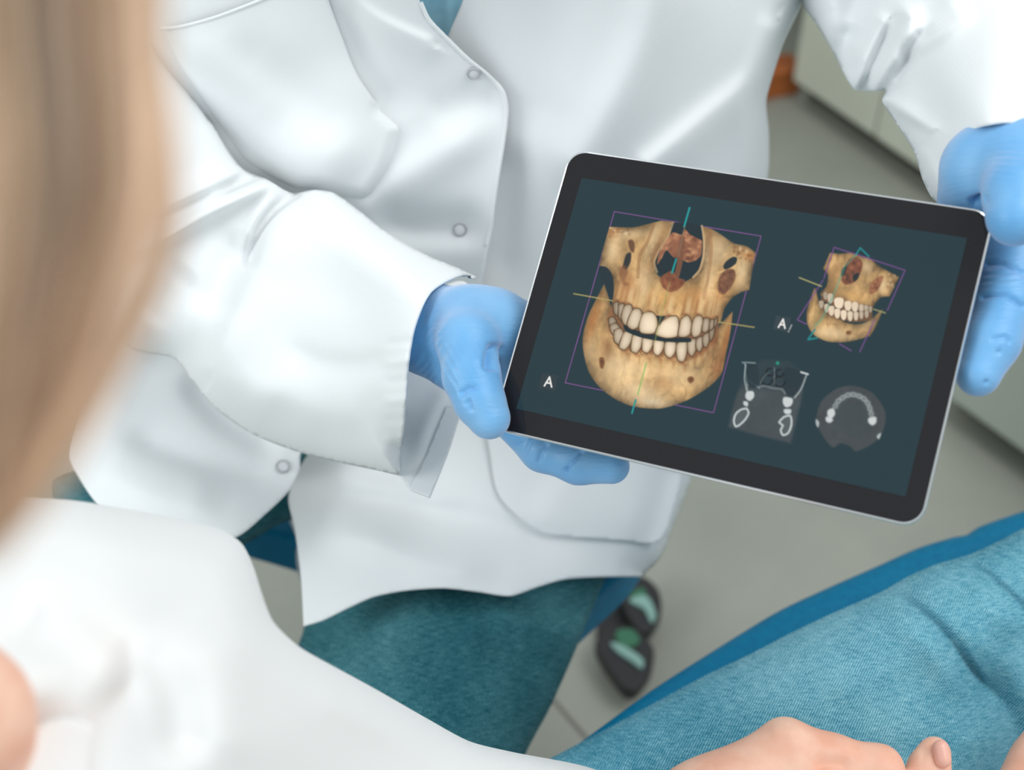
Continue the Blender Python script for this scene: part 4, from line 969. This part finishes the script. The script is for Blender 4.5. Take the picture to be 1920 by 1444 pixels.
cl = [([(858, 742), (880, 728), (898, 730)], 5, 5, -.0014, 'both'), ([(868, 760), (880, 752), (884, 775)], 4, 4, -.001, 'both'), ([(936, 640), (925, 668), (922, 700)], 12, 12, -.004, 'both'), ([(1062, 878), (1078, 862), (1090, 848)], 4.5, 4.5, -.0014, 'all'), ([(1010, 862), (1016, 846), (1024, 836)], 4.5, 4.5, -.0012, 'all'), ([(1072, 890), (1062, 880), (1052, 884)], 4, 4, -.0008, 'both'), ([(985, 850), (992, 832), (1000, 822)], 4, 4, -.0007, 'all'), ([(960, 832), (975, 826)], 4, 4, -.0006, 'all')]
cl = [(f[0], f[1], f[2], f[3]*1.6, f[4]) for f in cl]; cr_amp = 1.6
g1 = sdf_obj('glove', gl, .0011, M['glove'], den, cl, 3, wr_left); tag(g1, 'blue glove with the thumb on the tablet\'s lower corner')
gr = (cone_chain([(2040, 90, .775, 46), (1985, 180, .748, 60), (1905, 300, .706, 74)], .015)
      + cone_chain([(1905, 305, .702, 74), (1848, 318, .712, 72), (1832, 385, .730, 60), (1850, 480, .732, 52)], .02)
      + cone_chain([(1912, 300, .694, 68), (1908, 362, .676, 58), (1903, 409, .668, 53)], .012)
      + cone_chain([(1865, 440, .724, 56), (1895, 490, .715, 58), (1884, 565, .703, 53), (1860, 640, .695, 50), (1834, 702, .690, 42)], .008)
      + cone_chain([(1850, 470, .722, 50), (1780, 550, .722, 42), (1730, 620, .722, 36)], .006)
      + cone_chain([(1840, 440, .724, 50), (1740, 480, .726, 42), (1660, 530, .730, 36)], .006))
cr = [([(1815, 385), (1838, 374), (1852, 366)], 8, 10, -.004, 'both'), ([(1850, 495), (1880, 494), (1925, 515)], 4.5, 4.5, -.0013, 'all'), ([(1842, 556), (1880, 552), (1920, 574)], 4.5, 4.5, -.0014, 'all'), ([(1862, 636), (1886, 632), (1892, 640)], 4, 4, -.0009, 'all'), ([(1866, 660), (1880, 658)], 4, 4, -.001, 'both'), ([(1845, 720), (1852, 712)], 4, 4, -.001, 'both')]
def wr_right(X, Y, V): return .00018*np.exp(-((X-1890)/50)**2-((Y-300)/45)**2)*np.sin((Y+.12*X)*.6+2.5*np.sin(X*.05+Y*.03)) + .0004*np.exp(-((Y-520)/30)**2)*np.sin(Y*.5+X*.05)
g2 = sdf_obj('glove', gr, .0011, M['glove'], den, [(f[0], f[1], f[2], f[3]*cr_amp, f[4]) for f in cr], 3, wr_right); tag(g2, 'blue glove gripping the tablet\'s upper corner')

# ------------------------------------------------------------------ person in the chair
pat = empty('person', Vector((at_z(1000, 1500, .6).x-.2, at_z(1000, 1500, .6).y, 0)), 'person in white shirt and light blue jeans, long brown hair, seen over the shoulder', 'person')
pl = panel('jeans', [(985, 1450), (1029, 1424), (1150, 1360), (1320, 1268), (1400, 1230), (1489, 1184), (1570, 1146), (1648, 1112), (1705, 1080), (1751, 1060), (1817, 1040), (1870, 1016), (1920, 990), (2050, 925), (2250, 960), (2330, 1150), (2200, 1400), (1900, 1650), (1500, 1750), (1000, 1720)],
           [(1100, 1440, .89), (1500, 1300, .88), (1800, 1150, .89), (2100, 1000, .94), (1500, 1600, .845), (1900, 1350, .89), (2200, 1200, .96)], M['denim_light'], pat,
           [([(1615, 1112), (1680, 1116), (1760, 1172), (1840, 1272), (1905, 1335)], 7, 8, -.006, 'both'), ([(1640, 1140), (1720, 1190), (1800, 1290), (1850, 1350)], 30, 26, .005, 'both'), ([(1700, 1095), (1790, 1160), (1870, 1250)], 26, 30, .005, 'both'),
            ([(1765, 1052), (1822, 1060), (1880, 1102), (1940, 1160)], 7, 8, -.006, 'all'), ([(1800, 1100), (1860, 1140), (1920, 1200)], 26, 24, .004, 'both'), ([(1860, 1300), (1900, 1380), (1880, 1470)], 40, 60, -.02, 'all')],
           6, lambda x, y: True, 150, .065, closed_back=True, wav=(.0012, 170), seed=6, thick=0)
tag(pl, 'light blue twill jeans')
sh = panel('shirt', [(-220, 930, 1), (-60, 925), (60, 934), (150, 940), (300, 966), (410, 992), (452, 1018), (474, 1060), (490, 1110), (512, 1165), (560, 1212), (630, 1252), (700, 1290), (800, 1347), (880, 1390), (960, 1410), (1110, 1441), (1230, 1500), (1260, 1560, 1), (1200, 1660, 1), (900, 1750), (300, 1800, 1), (-220, 1800, 1)],
           [(0, 950, .60), (200, 1000, .56), (430, 1010, .60), (300, 1200, .48), (100, 1400, .46), (500, 1300, .53), (560, 1210, .58), (800, 1400, .68), (1050, 1450, .765), (1220, 1560, .78), (800, 1600, .64), (0, 1700, .43), (-200, 1100, .55)], M['shirt'], pat,
           [([(0, 1130), (130, 1200), (250, 1290)], 60, 70, -.018, 'both'), ([(250, 1180), (330, 1300), (350, 1450)], 60, 40, -.012, 'both'), ([(420, 1150), (430, 1300), (400, 1450)], 60, 60, .006, 'both'), ([(560, 1280), (700, 1350), (850, 1420)], 40, 40, .004, 'both')],
           9, lambda x, y: y < 1500, 80, .05, closed_back=True, wav=(.002, 260), seed=7, thick=0)
tag(sh, 'white cotton shirt')
clr = panel('collar', [(40, 1375), (120, 1340), (200, 1365), (225, 1430), (180, 1520), (60, 1540), (20, 1450)], [(40, 1375, .452), (200, 1365, .458), (100, 1500, .446), (220, 1450, .456)], M['shirt'], None, (), 9, lambda x, y: True, 16, .006, closed_back=True); adopt(clr, sh)
def cc2(pts, k): return cone_chain([(a[0], a[1], a[2]-.055, a[3]) for a in pts], k)
skin_pr = (cc2([(1180, 1640, .86, 80), (1320, 1525, .862, 88), (1470, 1400, .867, 48)], .02)
           + cc2([(1380, 1540, .868, 95), (1540, 1500, .868, 72)], .03)
           + cc2([(1474, 1396, .867, 46), (1560, 1424, .866, 43), (1648, 1442, .865, 41), (1690, 1530, .872, 34)], .012)
           + cc2([(1490, 1440, .862, 46), (1640, 1492, .862, 42), (1660, 1580, .87, 34)], .008)
           + cc2([(1500, 1510, .862, 46), (1620, 1560, .862, 42), (1640, 1640, .872, 34)], .008)
           + cc2([(1690, 1600, .87, 44), (1722, 1490, .872, 41), (1742, 1440, .874, 38), (1752, 1412, .876, 31)], .006)
           + cc2([(2040, 1320, .90, 66), (1960, 1440, .885, 64), (1880, 1560, .875, 60)], .01)
           + cc2([(1880, 1560, .875, 60), (1760, 1610, .87, 50), (1690, 1610, .87, 44)], .02))
hand = sdf_obj('body', skin_pr, .0018, M['skin'], pat, [([(1440, 1380), (1470, 1368), (1500, 1380)], 12, 12, .0012, 'both'), ([(1520, 1440), (1560, 1434), (1600, 1440)], 16, 10, -.003, 'both'), ([(1720, 1402), (1735, 1408), (1730, 1430)], 5, 5, -.0008, 'both')], 3)
tag(hand, 'bare hands folded on the jeans')
nl = sdf_obj('nail', cc2([(1764, 1402, .8648, 15), (1768, 1424, .8628, 16)], .003), .0009, M['nail'], None, it=2); adopt(nl, hand)
nk = sdf_obj('neck', cone_chain([(-40, 1480, .475, 130), (-80, 1345, .435, 112), (-190, 1230, .41, 118)], .03), .004, M['skin'], pat, it=2)

# long hair hanging beside the camera
def hair():
    r = random.Random(11); V = []; F = []; Cc = []
    edge = catmull([(300, -420), (296, -100), (290, 60), (300, 200), (300, 330), (285, 420), (255, 530), (215, 650), (170, 770), (110, 880), (50, 970), (-20, 1050)], False, 40)
    left = catmull([(-260, -420), (-250, -100), (-240, 60), (-230, 200), (-220, 330), (-215, 420), (-210, 530), (-205, 650), (-200, 770), (-195, 880), (-190, 970), (-190, 1050)], False, 40)
    n = 34
    def rs(Q):
        L = np.r_[0, np.cumsum(np.linalg.norm(np.diff(Q, axis=0), axis=1))]; t = np.linspace(0, L[-1], n)
        return np.stack([np.interp(t, L, Q[:, 0]), np.interp(t, L, Q[:, 1])], 1)
    E_, L_ = rs(edge), rs(left)
    tones = [(.28, lin(196, 160, 126)), (.5, lin(150, 122, 100)), (.62, lin(186, 148, 112)), (.78, lin(140, 112, 92)), (.9, lin(200, 156, 118)), (1.0, lin(206, 172, 142))]
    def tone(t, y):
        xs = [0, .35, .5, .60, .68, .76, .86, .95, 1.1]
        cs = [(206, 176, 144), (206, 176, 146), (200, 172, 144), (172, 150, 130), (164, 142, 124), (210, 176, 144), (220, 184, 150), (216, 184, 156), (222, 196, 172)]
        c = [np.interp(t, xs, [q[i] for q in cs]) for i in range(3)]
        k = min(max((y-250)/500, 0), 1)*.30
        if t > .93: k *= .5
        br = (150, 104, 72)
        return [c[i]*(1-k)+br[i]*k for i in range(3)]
    def strand(t, d, wpx, jit, sparse=False):
        Q = L_+(E_-L_)*t
        ph = r.uniform(0, 6.28); a = r.uniform(2, 10)*jit
        yy = np.linspace(0, 1, n)
        x = Q[:, 0]+a*np.sin(yy*5+ph)+r.gauss(0, 6)*jit; y = Q[:, 1]
        if sparse: x = Q[:, 0]+ (30+r.uniform(-12, 26))*np.exp(-((y-520)/230)**2)+a*np.sin(yy*6+ph)
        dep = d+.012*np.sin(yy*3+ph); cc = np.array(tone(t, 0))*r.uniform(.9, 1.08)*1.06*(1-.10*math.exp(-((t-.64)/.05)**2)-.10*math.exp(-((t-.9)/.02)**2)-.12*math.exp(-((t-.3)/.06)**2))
        base = len(V); m = 5; ratio = cc/np.array(tone(t, 0))
        C = cam2w(px2c(x, y, dep))
        for i in range(n):
            w = wpx*.5*(1 if i < n-6 else max(.12, (n-1-i)/6))*dep[i]/FPX
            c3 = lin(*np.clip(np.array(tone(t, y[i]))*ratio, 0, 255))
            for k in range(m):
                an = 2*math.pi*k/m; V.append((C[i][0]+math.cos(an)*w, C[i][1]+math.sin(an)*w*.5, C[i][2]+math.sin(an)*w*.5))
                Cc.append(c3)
        for i in range(n-1):
            for k in range(m): F.append((base+i*m+k, base+i*m+(k+1) % m, base+(i+1)*m+(k+1) % m, base+(i+1)*m+k))
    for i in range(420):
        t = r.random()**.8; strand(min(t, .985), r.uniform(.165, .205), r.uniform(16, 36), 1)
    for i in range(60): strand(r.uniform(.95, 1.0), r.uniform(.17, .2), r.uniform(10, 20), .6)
    for i in range(30): strand(r.uniform(.98, 1.03), r.uniform(.17, .2), r.uniform(4, 9), .8, True)
    hm_ = bpy.data.materials.new('brown_hair'); hm_.use_nodes = True
    b = hm_.node_tree.nodes['Principled BSDF']; b.inputs['Roughness'].default_value = .55; b.inputs['Specular IOR Level'].default_value = .25
    an = nd(hm_, 'ShaderNodeAttribute'); an.attribute_name = 'strand'; lk(hm_, an.outputs['Color'], b.inputs['Base Color'])
    o = mesh_obj('hair', np.array(V), F, hm_, None)
    ca = o.data.color_attributes.new('strand', 'FLOAT_COLOR', 'POINT')
    ca.data.foreach_set('color', np.array(Cc, np.float32).ravel())
    adopt(o, pat); o['label'] = 'long straight light brown hair'
hair()
